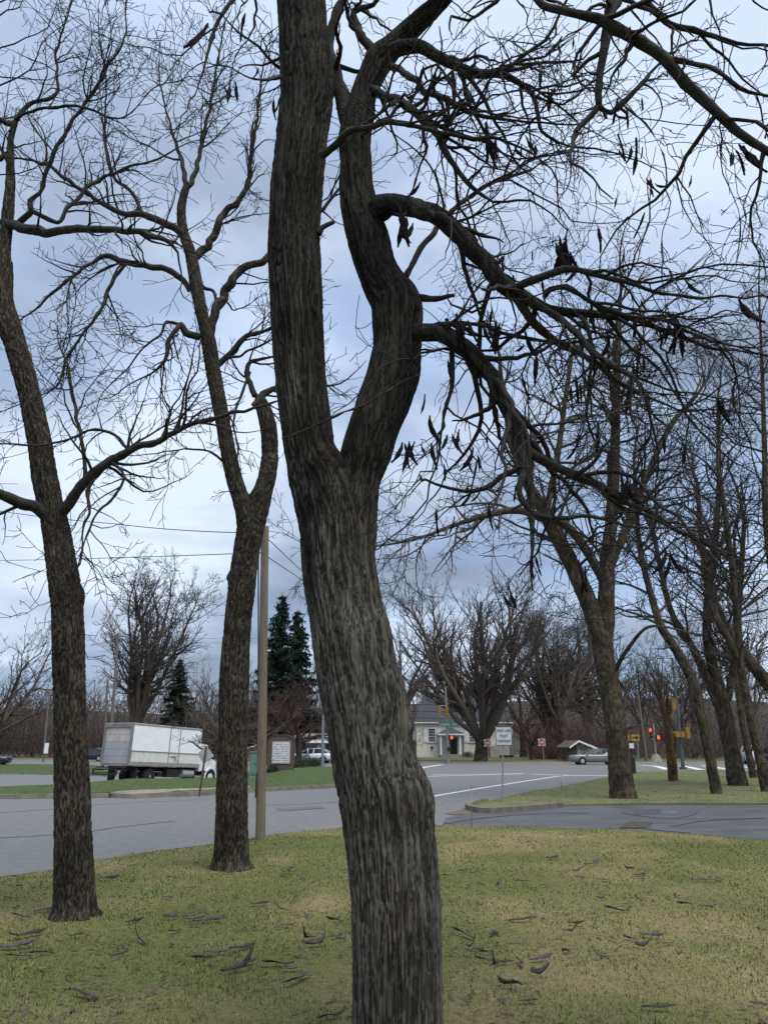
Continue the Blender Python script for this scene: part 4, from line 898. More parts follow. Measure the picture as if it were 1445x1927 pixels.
right_tree((1173, 1502), [
    [(1173, 1506, 0, 62), (1172, 1495, 0, 52), (1168, 1470, 0, 45), (1162, 1400, 0, 40), (1148, 1300, 0, 38), (1138, 1250, 0, 38), (1132, 1205, 0, 38), (1120, 1170, 0, 34), (1098, 1112, 0, 32), (1072, 1055, 0, 30), (1045, 1005, .2, 28), (1022, 960, .4, 24), (990, 905, .8, 20), (965, 840, 1.2, 15), (950, 760, 1.5, 11), (940, 690, 1.6, 7)],
    [(1135, 1225, 0, 28), (1139, 1170, 0, 33), (1141, 1100, 0, 30), (1142, 1050, 0, 27), (1150, 980, 0, 24), (1154, 900, 0, 21), (1157, 820, 0, 18), (1160, 720, 0, 14), (1164, 620, 0, 9), (1168, 540, 0, 5)],
    [(1138, 1100, 0, 18), (1112, 1050, -.3, 18), (1085, 1010, -.5, 18), (1060, 985, -.6, 16), (1030, 965, -.8, 12), (1050, 850, -.8, 11), (1065, 740, -.6, 9), (1080, 640, -.4, 6)],
    [(1020, 975, .2, 16), (985, 962, -.6, 15), (950, 962, -1.2, 13), (900, 974, -2, 11), (850, 990, -2.5, 8), (790, 1012, -3, 6), (730, 1025, -3.5, 4)],
    [(1143, 1080, 0, 16), (1175, 1000, .3, 15), (1215, 900, .6, 13), (1262, 800, .8, 10), (1310, 745, 1, 6)],
    [(1152, 1270, 0, 10), (1178, 1225, -.5, 8), (1215, 1182, -1, 6), (1255, 1180, -1.5, 4)]],
    'thick two stemmed tree on the island grass, in front of the grey parked car', [0.45, 0.15, .3, .15, .2, .92], 31)
right_tree((1348, 1494), [
    [(1348, 1497, 0, 26), (1347, 1488, 0, 21), (1334, 1418, 0, 19), (1322, 1360, 0, 20), (1308, 1298, 0, 19), (1290, 1255, 0, 19), (1267, 1216, 0, 17), (1243, 1178, 0, 15), (1225, 1120, .4, 13), (1205, 1040, .8, 11), (1195, 940, 1.2, 8), (1192, 850, 1.5, 5)]],
    'thin tree leaning left, between the snag and the pair of leaning trunks', [0.35], 32, dn=(2.6, (1.2, 3.8)))
right_tree((1389, 1478), [
    [(1389, 1482, 0, 46), (1387, 1474, 0, 36), (1374, 1404, 0, 29), (1363, 1345, 0, 29), (1352, 1300, 0, 26), (1340, 1250, 0, 20), (1330, 1200, 0, 17), (1332, 1120, 0, 15), (1345, 1020, 0, 12), (1352, 900, 0, 9), (1350, 780, 0, 6)],
    [(1364, 1330, 0, 16), (1338, 1290, 0, 16), (1318, 1250, 0, 15), (1296, 1208, 0, 13), (1262, 1150, .5, 11), (1240, 1060, .8, 9), (1222, 960, 1, 7)],
    [(1368, 1320, 0, 12), (1377, 1270, 0, 14), (1385, 1200, 0, 13), (1392, 1100, 0, 11), (1400, 980, 0, 8)]],
    'stout tree with flared foot right of the thin leaning tree on the island', [0.35, .25, .2], 33, dn=(2.8, (1.4, 4.8)))
right_tree((1418, 1464), [
    [(1418, 1466, 0, 18), (1417, 1460, 0, 15), (1408, 1418, 0, 13), (1396, 1360, 0, 12), (1388, 1300, 0, 11), (1380, 1220, 0, 10), (1385, 1120, 0, 8), (1380, 1000, 0, 5)]],
    'slender tree farther back, beside the white parked vehicle', [0.3], 34, dn=(2.3, (1.5, 4.2)))
right_tree((1443, 1490), [
    [(1443, 1493, 0, 28), (1442, 1486, 0, 23), (1428, 1418, 0, 19), (1414, 1362, 0, 17), (1404, 1312, 0, 16), (1391, 1252, 0, 15), (1368, 1200, 0, 14), (1350, 1170, 0, 13), (1330, 1100, .4, 11), (1318, 1000, .8, 8), (1310, 900, 1, 5)],
    [(1394, 1262, 0, 14), (1388, 1180, 0, 13), (1380, 1100, 0, 12), (1368, 1000, -.2, 10), (1350, 880, -.4, 7)]],
    'slim leaning tree at the right edge, nearest the dark parked car', [0.35, .2], 35, dn=(2.7, (1.4, 4.4)))
right_tree((1530, 1482), [
    [(1530, 1486, 0, 40), (1520, 1440, 0, 30), (1490, 1350, 0, 26), (1445, 1287, 0, 25), (1404, 1238, 0, 22), (1370, 1190, 0, 19), (1340, 1120, 0, 15), (1320, 1020, .3, 11), (1312, 920, .5, 7)],
    [(1500, 1370, 0, 18), (1470, 1200, 0, 15), (1442, 1000, 0, 12), (1438, 860, 0, 10), (1434, 720, 0, 7), (1430, 620, 0, 5), (1427, 540, 0, 3), (1430, 470, 0, 1.5)]],
    'tree rooted past the right edge, its leaning trunk crossing the corner', [0.35, .3], 36, dn=(2.7, (1.4, 4.8)))
# splintered snag
b = G(1266, 1470, 0.055)
sn = thing('snag', 'brown splintered stump of a broken tree on the island grass', 'dead tree', b)
Ys = b.y
w, r = trace([(1268, 1474, Ys, 26), (1266, 1465, Ys, 19), (1262, 1425, Ys, 16), (1257, 1385, Ys, 13), (1252, 1350, Ys, 11), (1246, 1325, Ys, 9), (1241, 1302, Ys, 8), (1236, 1288, Ys, 6), (1227, 1272, Ys, 3), (1221, 1264, Ys, 1)])
me, _, _ = bark_tube('trunk', w, r, 0.04, 40, 0.03, 18, 6, 'ridge', origin=sn.location, seed=4.4, wob=0.25)
snag_m = bark_mat('torn_bark', (0.06, 0.035, 0.02), (0.17, 0.10, 0.055), fine=40)
link('trunk', me, snag_m, sn)
for pp in ([(1256, 1370, Ys, 9), (1257, 1335, Ys, 7), (1255, 1308, Ys, 5), (1256, 1290, Ys, 2)], [(1250, 1345, Ys, 7), (1240, 1318, Ys, 5), (1228, 1296, Ys, 3), (1217, 1280, Ys, 1)], [(1262, 1420, Ys, 9), (1270, 1400, Ys, 6), (1268, 1380, Ys, 2)], [(1258, 1400, Ys, 8), (1245, 1385, Ys, 5), (1244, 1370, Ys, 2)]):
    w, r = trace(pp); me, _, _ = bark_tube('splinter', w, r, 0.04, 12, 0.015, 22, 6, 'ridge', origin=sn.location, seed=rnd.uniform(0, 9), wob=0.3); link('splinter', me, snag_m, sn)

# ---------------------------------------------------------------- bare trees beyond the road
def proto_tree(name, h, rb, nst, spread, seed, trunk_frac=0.2, kids=(1.1, 1.6, 2.2), rmin=0.014, up=0.06, wob=0.13, ratio=(0.45, .45, .42), label='', cat='tree', matl=None, matt=None, levels=4, ang=(22, 55), group=None):
    rg = random.Random(seed)
    t = thing(name, label, cat, (0, 0, 0), group=group)
    th = h * trunk_frac
    top = Vector((rg.uniform(-.3, .3), rg.uniform(-.3, .3), th))
    me, _, _ = bark_tube('trunk', [(0, 0, -.2), (0, 0, .3), tuple(top * .5), tuple(top), tuple(top * 1.25)], [rb * 1.5, rb * 1.1, rb, rb * 1.05, rb * .7], 0.25, 16, 0.05, 5, 4, 'ridge', seed=seed, wob=0.08)
    link('trunk', me, matl or bark_right, t)
    o = [[] for _ in range(levels)]
    prm = Prm(wob=wob, trop=up, kids=kids, ratio=ratio, ang=ang, rmin=rmin, levels=levels, npts=(9, 7, 5, 3))
    for i in range(nst):
        a = 2 * math.pi * i / nst + rg.uniform(-.4, .4); sp = spread * rg.uniform(.35, 1.15)
        d = Vector((math.cos(a) * math.sin(sp), math.sin(a) * math.sin(sp), math.cos(sp)))
        grow(o, top * rg.uniform(.75, 1.0) + Vector((d.x, d.y, 0)) * rb * .3, d, (h - th) * rg.uniform(.75, 1.02), rb * rg.uniform(.35, .6), 0, prm, rg)
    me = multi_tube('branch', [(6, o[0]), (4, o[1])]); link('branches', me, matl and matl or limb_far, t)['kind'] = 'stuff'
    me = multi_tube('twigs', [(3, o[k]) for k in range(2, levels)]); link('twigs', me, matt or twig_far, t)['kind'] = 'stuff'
    return t
def place(proto, px, py, Y, hpx=None, h=None, rz=0.0, label=None, first=False, z=None, sx=1.0):
    t = proto if first else copy_tree(proto)
    p = P(px, py, Y); s = 1.0
    if hpx: s = (hpx * scale_at(Y, py)) / h
    t.location = (p.x, Y, float(H(p.x, Y)) if z is None else z); t.rotation_euler = (0, 0, rz); t.scale = (s * sx, s * sx, s)
    if label: t['label'] = label
    return t
big = proto_tree('bare_tree', 20, 0.50, 10, 0.52, 41, 0.17, label='large spreading bare tree behind the box truck', kids=(0.95, 1.9, 3.2), rmin=0.015, up=0.06, ang=(28, 60), matt=twig_mid)
place(big, 250, 1425, 108, hpx=385, h=20, first=True, rz=0.4)
multi = proto_tree('bare_tree', 22, 0.85, 12, 0.70, 42, 0.12, label='huge many stemmed bare tree in front of the stone house', kids=(1.0, 1.9, 2.4), rmin=0.015, up=0.08, ratio=(.44, .42, .4), ang=(20, 48))
q = G(905, 1436); place(multi, 905, 1436, q.y + 2.6, hpx=345, h=22, first=True, rz=1.3)
slim = proto_tree('bare_tree', 17, 0.34, 6, 0.6, 43, 0.25, label='bare tree showing between the thick trunk and the house', kids=(1.1, 1.6, 2.2), rmin=0.017)
place(slim, 762, 1430, 102, hpx=330, h=17, first=True)
wide = proto_tree('bare_tree', 14, 0.4, 9, 0.95, 44, 0.22, label='crooked bare tree at the far left edge beyond the road', kids=(1.1, 1.6, 2.2), rmin=0.017, wob=0.2)
place(wide, -10, 1428, 112, hpx=270, h=14, first=True)
G_ = 'bare trees of the wood behind the junction'
specs = [(slim, 545, 1425, 125, 250, 'bare tree behind the two spruces left of the thick trunk'), (slim, 60, 1425, 135, 160, 'small bare tree just left of the leftmost furrowed trunk'),
         (wide, 410, 1425, 118, 190, 'low bare tree behind the cab of the box truck'), (wide, 690, 1425, 140, 200, 'low bare tree hidden mostly behind the thick trunk'), (big, 1035, 1428, 108, 300, 'bare tree above the right of the two round red signs'), (slim, 1052, 1428, 118, 250, 'slim bare tree behind the small stone building'),
         (wide, 985, 1428, 130, 230, 'low crooked bare tree in the wood between the two round red signs'), (slim, 820, 1425, 140, 220, 'slim bare tree rising behind the left of the stone house roof'), (big, 1110, 1428, 130, 300, 'spreading bare tree in the wood behind the grey parked car'), (slim, 1210, 1428, 125, 230, 'bare tree in the wood behind the pale leaning pole'), (slim, 1260, 1428, 140, 220, 'bare tree in the wood straight behind the splintered snag'), (slim, 1310, 1428, 120, 260, 'bare tree in the wood just right of the tall grey signal pole'),
         (slim, 1365, 1428, 128, 300, 'bare tree in the wood behind the stout flared trunk'), (slim, 1430, 1428, 122, 330, 'bare tree in the wood at the right edge behind the dark car'), (wide, 1160, 1428, 120, 230, 'low crooked bare tree behind the thick two stemmed tree'), (wide, 1285, 1428, 118, 220, 'low crooked bare tree behind the tall grey signal pole'), (slim, 330, 1425, 140, 190, 'slim bare tree rising just behind the dark evergreen'), (slim, 150, 1425, 140, 150, 'small bare tree behind the leftmost furrowed trunk'), (wide, 480, 1425, 140, 170, 'low bare tree behind the wooden pole')]
for i, (pr, px, py, Y, hp, lb) in enumerate(specs):
    h = {big.name: 20, slim.name: 17, wide.name: 14, multi.name: 22}[pr.name]
    t = place(pr, px, py, Y, hpx=hp, h=h, rz=1.1 + 2.4 * i, sx=0.9)
    t['label'] = lb or ('bare brown tree in the wood behind the far road')
    t['group'] = G_
# near-right crowns seen over the island: a few more tall trees past the frame edge and behind
for i, (px, Y, hp, lb) in enumerate([(1064, 102, 330, 'bare tree rising just left of the small stone building')]):
    t = place(slim, px, 1435, Y, hpx=hp, h=17, rz=.7 + i * 1.7); t['label'] = lb

# thicket of brush in front of the wooded hill
def thicket(name, x0, x1, y0_, y1_, N, hr, seed, mat, wr=0.02):
    g = np.random.default_rng(seed)
    x = g.uniform(x0, x1, N); y = g.uniform(y0_, y1_, N); h = g.uniform(*hr, N) * (0.75 + 0.35 * perlin(np.stack([x * .12, y * .1, x * 0 + seed], -1))) * (g.random(N) ** .3)
    polys = []
    V = []; 
    pos = np.stack([x, y, H(x, y) + g.uniform(0, .45, N) * h], -1); d = np.stack([g.normal(0, .42, N), g.normal(0, .42, N), np.ones(N)], -1)
    pts = [pos]; seg = h / 4 * g.uniform(.3, 1, N)
    for k in range(4):
        d = d + g.normal(0, .3, (N, 3)); d /= np.linalg.norm(d, axis=1)[:, None]
        pts.append(pts[-1] + d * seg[:, None])
    c = np.stack(pts, 1); r = wr * np.array([1, .85, .7, .55, .4])[None, :] * g.uniform(.6, 1.5, N)[:, None]
    v, q = tubes(list(zip(c, r)), 3)
    o = link(name, np_mesh(name, v, q), mat); o['kind'] = 'stuff'; return o
brush_a = M('brush_stems', (0.075, 0.06, 0.053), (0.115, 0.09, 0.077), scale=0.3, rough=1)
brush_b = M('reddish_brush', (0.075, 0.045, 0.04), (0.10, 0.06, 0.05), scale=0.4, rough=1)
thicket('brush', -100, -22, 116, 140, 8000, (6, 15), 1, brush_a, .036)['label'] = 'tangled bare brush along the far road on the left'
thicket('brush', -30, 8, 124, 145, 4000, (6, 14), 2, brush_b, .03)['label'] = 'reddish bare brush behind the brick church sign'
thicket('brush', 22, 110, 98, 130, 9500, (4, 11), 3, brush_a, .034)['label'] = 'dense bare brush behind the far road on the right'
thicket('brush', 19, 30, 98, 110, 1800, (3, 8), 4, brush_b, .024)['label'] = 'red brown bare bush right of the stone house'
def hz_(x, y):
    return 15 * sstep(150, 250, y) * (1 + 0.22 * perlin(np.stack([x / 60, y / 70, x * 0], -1)) + 0.16 * np.sin(x / 45))
_H = H
H = hz_
thicket('hill_woods', -170, 190, 165, 250, 9000, (8, 18), 6, brush_a, .075)['label'] = 'bare woods covering the low hill beyond everything'
H = _H

# evergreens
needle_m = M('spruce_needles', (0.010, 0.022, 0.014), (0.022, 0.040, 0.024), scale=1.2, rough=0.9)
def conifer(name, h, rbase, seed, label):
    rg = random.Random(seed); g = np.random.default_rng(seed)
    t = thing(name, label, 'tree')
    me, _, _ = bark_tube('trunk', [(0, 0, -.1), (0, 0, h * .5), (0, 0, h)], [h * .018, h * .011, .02], .3, 10, .02, 8, 3, 'ridge', seed=seed); link('trunk', me, limb_far, t)
    V, Q = [], []
    z = h * .08
    while z < h * 0.985:
        f = 1 - z / h; L = rbase * (f ** .8) * rg.uniform(.75, 1.15) + .1
        for k in range(rg.randint(5, 8)):
            a = rg.uniform(0, 6.28); Lk = L * rg.uniform(.6, 1.15); n = max(5, int(Lk * 10)); dr = rg.uniform(.1, .38)
            for j in range(n):
                s = (j + rg.random()) / n * Lk; p = np.array([math.cos(a) * s, math.sin(a) * s, z - dr * s + .12 * s * s / max(Lk, .1)])
                for m in range(3):
                    u = g.normal(size=3); u[2] -= .5; u /= np.linalg.norm(u); v = np.cross(u, g.normal(size=3)); v /= np.linalg.norm(v)
                    l = g.uniform(.25, .6); w_ = g.uniform(.06, .13); b = len(V)
                    V += [p - v * w_, p + v * w_, p + u * l + v * w_ * .3, p + u * l - v * w_ * .3]; Q.append((b, b + 1, b + 2, b + 3))
        z += h * .022 * rg.uniform(.7, 1.3)
    me = np_mesh('crown', np.array(V), np.array(Q), smooth=False); link('crown', me, needle_m, t)['kind'] = 'stuff'
    return t
spruce = conifer('spruce_tree', 18, 4.6, 51, 'taller spruce just right of the wooden pole')
place(spruce, 519, 1430, 116, hpx=318, h=18, first=True)
place(spruce, 552, 1430, 122, hpx=285, h=18, rz=2.0, label='shorter spruce beside the taller one, against the thick trunk')
place(spruce, 326, 1430, 112, hpx=190, h=18, rz=4.0, label='dark evergreen behind the middle of the box truck', sx=1.1)

# small ornamental trees with low twiggy crowns
orn = proto_tree('ornamental_tree', 5.5, 0.16, 7, 1.15, 61, 0.3, kids=(3.4, 4.4, 4.6), rmin=0.008, up=0.0, wob=0.24, ratio=(.5, .5, .45), label='low twiggy tree with drooping branches over the truck roof')
place(orn, 428, 1452, 44, hpx=172, h=5.5, first=True, sx=1.5)
orn_r = copy_tree(orn)
red_t = M('reddish_twigs', (0.055, 0.032, 0.03), (0.075, 0.042, 0.038), scale=1, rough=1)
for ch in orn_r.children:
    ch.data = ch.data.copy(); ch.data.materials.clear(); ch.data.materials.append(red_t)
place(orn_r, 562, 1440, 78, hpx=175, h=5.5, first=True, rz=2.2, label='reddish twiggy tree above the low white building', sx=1.2)
place(orn_r, 500, 1440, 84, hpx=170, h=5.5, rz=3.4, label='reddish twiggy tree behind the brick church sign', sx=1.15)
place(orn_r, 1000, 1432, 96, hpx=110, h=5.5, rz=.4, label='reddish shrub left of the second round red sign')
place(orn, 345, 1440, 92, hpx=130, h=5.5, rz=4.2, label='twiggy dark tree rising behind the truck box')

# evergreen shrubs: leaf clumps on a low stem
def shrub(name, shape, label, seed, mat, n=1500, leaf=0.05):
    g = np.random.default_rng(seed); t = thing(name, label, 'shrub')
    mb = MB(); mb.cyl((0, 0, -.05), (0, 0, shape[2] * .7), .05, .02, 6); mb.build('stem', limb_far, t)
    u = g.normal(size=(n, 3)); u /= np.linalg.norm(u, axis=1)[:, None]; u[:, 2] = np.abs(u[:, 2]) * 1.0
    rr = g.uniform(.55, 1.05, n) * (1 + .18 * perlin(u * 2.5 + seed))
    if len(shape) > 3:   # cone
        zt = g.uniform(0, 1, n) ** 1.3; a = g.uniform(0, 6.28, n); rad = shape[0] * (1 - zt) * g.uniform(.6, 1.05, n) + .03
        p = np.stack([np.cos(a) * rad, np.sin(a) * rad, zt * shape[2]], -1)
    else: p = u * rr[:, None] * np.array(shape[:3])
    v1 = g.normal(size=(n, 3)); v1 /= np.linalg.norm(v1, axis=1)[:, None]; v2 = np.cross(v1, g.normal(size=(n, 3))); v2 /= np.linalg.norm(v2, axis=1)[:, None]
    l = g.uniform(.6, 1.4, n)[:, None] * leaf
    V = np.stack([p - v1 * l, p - v2 * l * .5, p + v1 * l, p + v2 * l * .5], 1).reshape(-1, 3)
    me = np_mesh('foliage', V, np.arange(n * 4).reshape(-1, 4), smooth=False); link('foliage', me, mat, t)['kind'] = 'stuff'
    return t
green_l = M('yew_leaves', (0.016, 0.032, 0.012), (0.032, 0.055, 0.02), scale=4, rough=0.8)
red_l = M('barberry_leaves', (0.05, 0.03, 0.025), (0.075, 0.045, 0.03), scale=4, rough=0.9)
q = G(570, 1447); Yc = q.y
for (px, py, shp, lb, mt, sd) in [(571, 1441, (.95, .95, 2.1, 1), 'pointed dark green cone shrub beside the brick church sign', green_l, 1), (577, 1446, (1.15, .9, 1.05), 'rounded dark green shrub at the foot of the cone shrub', green_l, 2),
                                  (560, 1447, (.8, .7, .85), 'brownish rounded shrub directly right of the church sign', red_l, 3), (513, 1456, (.62, .6, .75), 'low green shrub between the wooden pole and the church sign', green_l, 4), (592, 1444, (.8, .7, .7), 'small green shrub farthest right of the church sign bed', green_l, 5)]:
    t = shrub('shrub', shp, lb, sd, mt); q = G(px, py); t.location = (q.x, q.y, q.z + .1)
# ================================================================== OBJECTS
def S(name, c, rough=0.5, **k): return M(name, c, rough=rough, **k)
white_p = M('white_paint', (0.72, 0.73, 0.73), (0.60, 0.60, 0.58), scale=1.2, rough=0.45, contrast=(0.4, 0.75))
truck_w = M('truck_white', (0.86, 0.87, 0.87), (0.76, 0.76, 0.74), scale=0.9, rough=0.4, contrast=(0.45, 0.8), stretch=(1, 1, 2))
alu = M('aluminium', (0.42, 0.43, 0.44), (0.32, 0.32, 0.32), scale=6, rough=0.5, metal=0.3)
rail_m = M('dirty_rail', (0.22, 0.20, 0.18), (0.34, 0.32, 0.30), scale=5, rough=0.7)
black_m = M('black_steel', (0.018, 0.018, 0.018), (0.03, 0.028, 0.026), scale=5, rough=0.7)
rubber = M('rubber', (0.02, 0.02, 0.02), (0.03, 0.03, 0.03), scale=9, rough=0.9)
glass_d = M('dark_glass', (0.02, 0.024, 0.028), rough=0.08, spec=0.6)
galv = M('galvanised', (0.26, 0.275, 0.28), (0.20, 0.21, 0.215), scale=8, rough=0.55, metal=0.4)
rust = M('rusty_post', (0.085, 0.045, 0.03), (0.13, 0.075, 0.05), scale=9, rough=0.9)
amber = M('signal_yellow', (0.30, 0.165, 0.022), (0.20, 0.115, 0.02), scale=6, rough=0.6)
wood_pole = M('pole_wood', (0.21, 0.175, 0.135), (0.135, 0.108, 0.082), scale=9, rough=0.9, stretch=(5, 5, 0.22), bump=0.4, bscale=30, detail=6)
wood_far = M('old_pole_wood', (0.16, 0.14, 0.12), (0.11, 0.095, 0.08), scale=4, rough=0.9, stretch=(5, 5, .3))
wire_m = M('wire', (0.02, 0.02, 0.022), rough=0.6)
red_s = M('sign_red', (0.36, 0.025, 0.03), rough=0.5)
sign_w = M('sign_white', (0.52, 0.54, 0.54), (0.44, 0.45, 0.45), scale=5, rough=0.55)
sign_blk = M('sign_black', (0.015, 0.015, 0.015), rough=0.6)
sign_grn = M('sign_green', (0.01, 0.17, 0.10), rough=0.5)
red_on = M('red_lamp', (0.5, 0.03, 0.01), emit=(1.0, 0.07, 0.02), estr=1.3)
lens_off = M('dark_lens', (0.03, 0.02, 0.015), rough=0.3)
stone = M('stone_wall', (0.66, 0.63, 0.57), (0.48, 0.45, 0.39), scale=2.6, rough=0.95, bump=0.8, bscale=5, detail=5, stretch=(1, 1, 1.6))
slate = M('slate_roof', (0.035, 0.038, 0.045), (0.055, 0.058, 0.066), scale=3, rough=0.8, stretch=(.6, 1, 4), bump=0.4, bscale=8)
brick_m = bpy.data.materials.new('brick_wall'); brick_m.use_nodes = True
n, l = brick_m.node_tree.nodes, brick_m.node_tree.links
b = n['Principled BSDF']; b.inputs['Roughness'].default_value = .9
t = n.new('ShaderNodeTexCoord'); mpn = n.new('ShaderNodeMapping'); mpn.inputs['Rotation'].default_value = (R(-90), 0, 0); bk = n.new('ShaderNodeTexBrick')
bk.inputs['Color1'].default_value = (0.10, 0.055, 0.042, 1); bk.inputs['Color2'].default_value = (0.065, 0.038, 0.03, 1); bk.inputs['Mortar'].default_value = (0.14, 0.125, 0.11, 1)
bk.inputs['Scale'].default_value = 2.4; bk.inputs['Mortar Size'].default_value = .02
l.new(t.outputs['Object'], mpn.inputs[0]); l.new(mpn.outputs[0], bk.inputs['Vector']); l.new(bk.outputs['Color'], b.inputs['Base Color'])

# ---------------------------------------------------------------- box truck
phi, tp = R(62), R(2.4)
L, W, fz, bh = 6.5, 2.45, 1.1, 2.52
pc = P(243, 1440, 50)
trk = thing('box_truck', 'white box truck with dirty roll up rear door, nosing downhill on the grass edge', 'truck')
mt = Matrix.Rotation(phi, 4, 'Z') @ Matrix.Rotation(tp, 4, 'Y')
trk.matrix_world = Matrix.Translation(pc - mt @ Vector((0, -W / 2, fz))) @ mt
tz = fz + bh
MB().box((L / 2 + .05, 0, fz + bh / 2), (L - .1, W - .06, bh - .02)).build('cargo_box', truck_w, trk)
mb = MB(); mb.box((L / 2, 0, tz), (L, W, .06)); mb.build('roof', M('roof_skin', (0.5, 0.5, 0.5), (.4, .4, .4), scale=2, rough=.6), trk)
for y in (-1, 1):
    mb = MB(); mb.box((L / 2, y * (W / 2 - .02), tz - .06), (L - .01, .05, .10)).box((L / 2, y * (W / 2 - .015), fz + .1), (L - .01, .06, .22)); mb.build('side_rail', rail_m, trk)
    for k, (xa, xb) in enumerate([(.08, L * .52), (L * .52, L * .665), (L * .665, L - .05)]):
        mb = MB(); mb.box(((xa + xb) / 2, y * (W / 2 - .02), fz + 1.65), (xb - xa - .04, .03, 1.52)); mb.build('side_panel', truck_w, trk)
        mb = MB(); mb.box(((xa + xb) / 2, y * (W / 2 - .02), fz + .53), (xb - xa - .04, .03, .60)); mb.build('side_panel', M('scuffed_white', (0.66, .66, .63), (.42, .38, .32), scale=1.6, rough=.6, contrast=(.5, .82), stretch=(1, 1, .6)), trk)
    mb = MB(); mb.box((L / 2, y * (W / 2 - .005), fz + .865), (L - .06, .05, .055)); mb.build('rub_rail', rail_m, trk)
    for x in (L * .52, L * .665):
        mb = MB(); mb.box((x, y * (W / 2 - .004), fz + bh / 2), (.07, .05, bh - .25)); mb.build('door_post', rail_m, trk)
mb = MB(); mb.box((L * .59, -W / 2 - .012, fz + .62), (.62, .03, .05)).box((L * .62, -W / 2 - .012, fz + .45), (.1, .03, .14)); mb.build('door_latch', rail_m, trk)
fr_m = M('rear_frame_grey', (0.16, 0.16, 0.155), (0.24, 0.23, 0.21), scale=4, rough=.6)
mb = MB(); mb.box((0, -W / 2 + .06, fz + bh / 2), (.12, .12, bh)).box((0, W / 2 - .06, fz + bh / 2), (.12, .12, bh)).box((-.001, 0, tz - .12), (.12, W - .24, .24)).box((-.001, 0, fz + .02), (.12, W - .24, .1)); mb.build('rear_frame', fr_m, trk)
for k in range(5):
    mb = MB(); mb.box((.03, 0, fz + .09 + .215 + k * .435), (.04, W - .26, .42), bevel=.008)
    o = mb.build('door_panel', M('rear_door_upper' if k > 2 else 'rear_door_lower', (0.50, .46, .40) if k > 2 else (.36, .37, .38), (.26, .23, .2) if k > 2 else (.27, .28, .29), scale=1.1, rough=.5, stretch=(1, 1, .4)), trk)
for y in (-.35, 0, .35):
    MB().box((-.065, y, tz - .1), (.02, .12, .05)).build('marker_light', M('marker_red', (.16, .02, .02), rough=.3), trk)
for y in (-.95, .95): MB().box((-.065, y, fz - .06), (.03, .22, .1)).build('tail_light', M('marker_red', (.16, .02, .02)), trk)
# lift gate folded under the tail
mb = MB()
for y in (-1.0, 1.0): mb.box((-.35, y, fz - .28), (.8, .07, .08)).box((-.72, y, fz - .42), (.08, .07, .36))
mb.box((-.74, 0, fz - .26), (.07, 2.1, .07)).box((-.74, 0, fz - .56), (.07, 2.1, .09)).box((-.4, 0, fz - .46), (.5, 1.9, .05)).box((-.3, 0, fz - .14), (.4, 2.2, .07))
mb.build('lift_gate', black_m, trk)
mb = MB()
for y in (-.42, .42): mb.box((4.2, y, fz - .2), (8.2, .09, .25))
for x in (.5, 2.0, 3.6, 5.0, 6.3): mb.box((x, 0, fz - .1), (.1, W - .3, .12))
mb.build('chassis', black_m, trk)
for y in (-.95, .95): MB().box((.75, y, fz - .55), (.03, .62, .75)).build('mud_flap', rubber, trk)
MB().box((4.0, -.92, fz - .42), (1.0, .5, .5), bevel=.04).build('tool_box', black_m, trk)
MB().cyl((5.0, -.9, fz - .42), (6.1, -.9, fz - .42), .28, n=14).build('fuel_tank', alu, trk)
MB().box((3.0, 0, fz - .5), (.5, 2.0, .3)).build('axle_housing', black_m, trk)
def wheel(parent, x, y, r, w, rim_m, z=None):
    z = r if z is None else z
    mb = MB(); mb.cyl((x, y - w / 2, z), (x, y + w / 2, z), r, n=22)
    o = mb.build('wheel', rubber, parent)
    mb = MB()
    for s in (-1, 1): mb.cyl((x, y + s * (w / 2 - .01), z), (x, y + s * (w / 2 + .012), z), r * .62, r * .5, n=16)
    mb.build('rim', rim_m, o)
    mb = MB()
    for s in (-1, 1): mb.cyl((x, y + s * (w / 2), z), (x, y + s * (w / 2 + .04), z), r * .16, n=10)
    mb.build('hub', alu, o)
    return o
for y in (-.98, -.66, .66, .98): wheel(trk, 2.0, y, .47, .26, black_m)
for y in (-.98, .98): wheel(trk, 7.85, y, .47, .27, white_p)
D = L + .12
mb = MB(); mb.prism([(D, -1.08, .85), (D + 1.2, -1.08, .85), (D + 1.2, -1.08, 1.75), (D + .95, -1.04, 2.62), (D + .1, -1.04, 2.68), (D, -1.06, 2.58)], (0, 2.12, 0)); mb.build('cab', white_p, trk)
mb = MB(); mb.prism([(D + 1.2, -.95, 1.0), (D + 1.95, -.9, 1.0), (D + 2.0, -.88, 1.45), (D + 1.8, -.85, 1.62), (D + 1.2, -.85, 1.78)], (0, 1.8, 0)); mb.build('hood', white_p, trk)
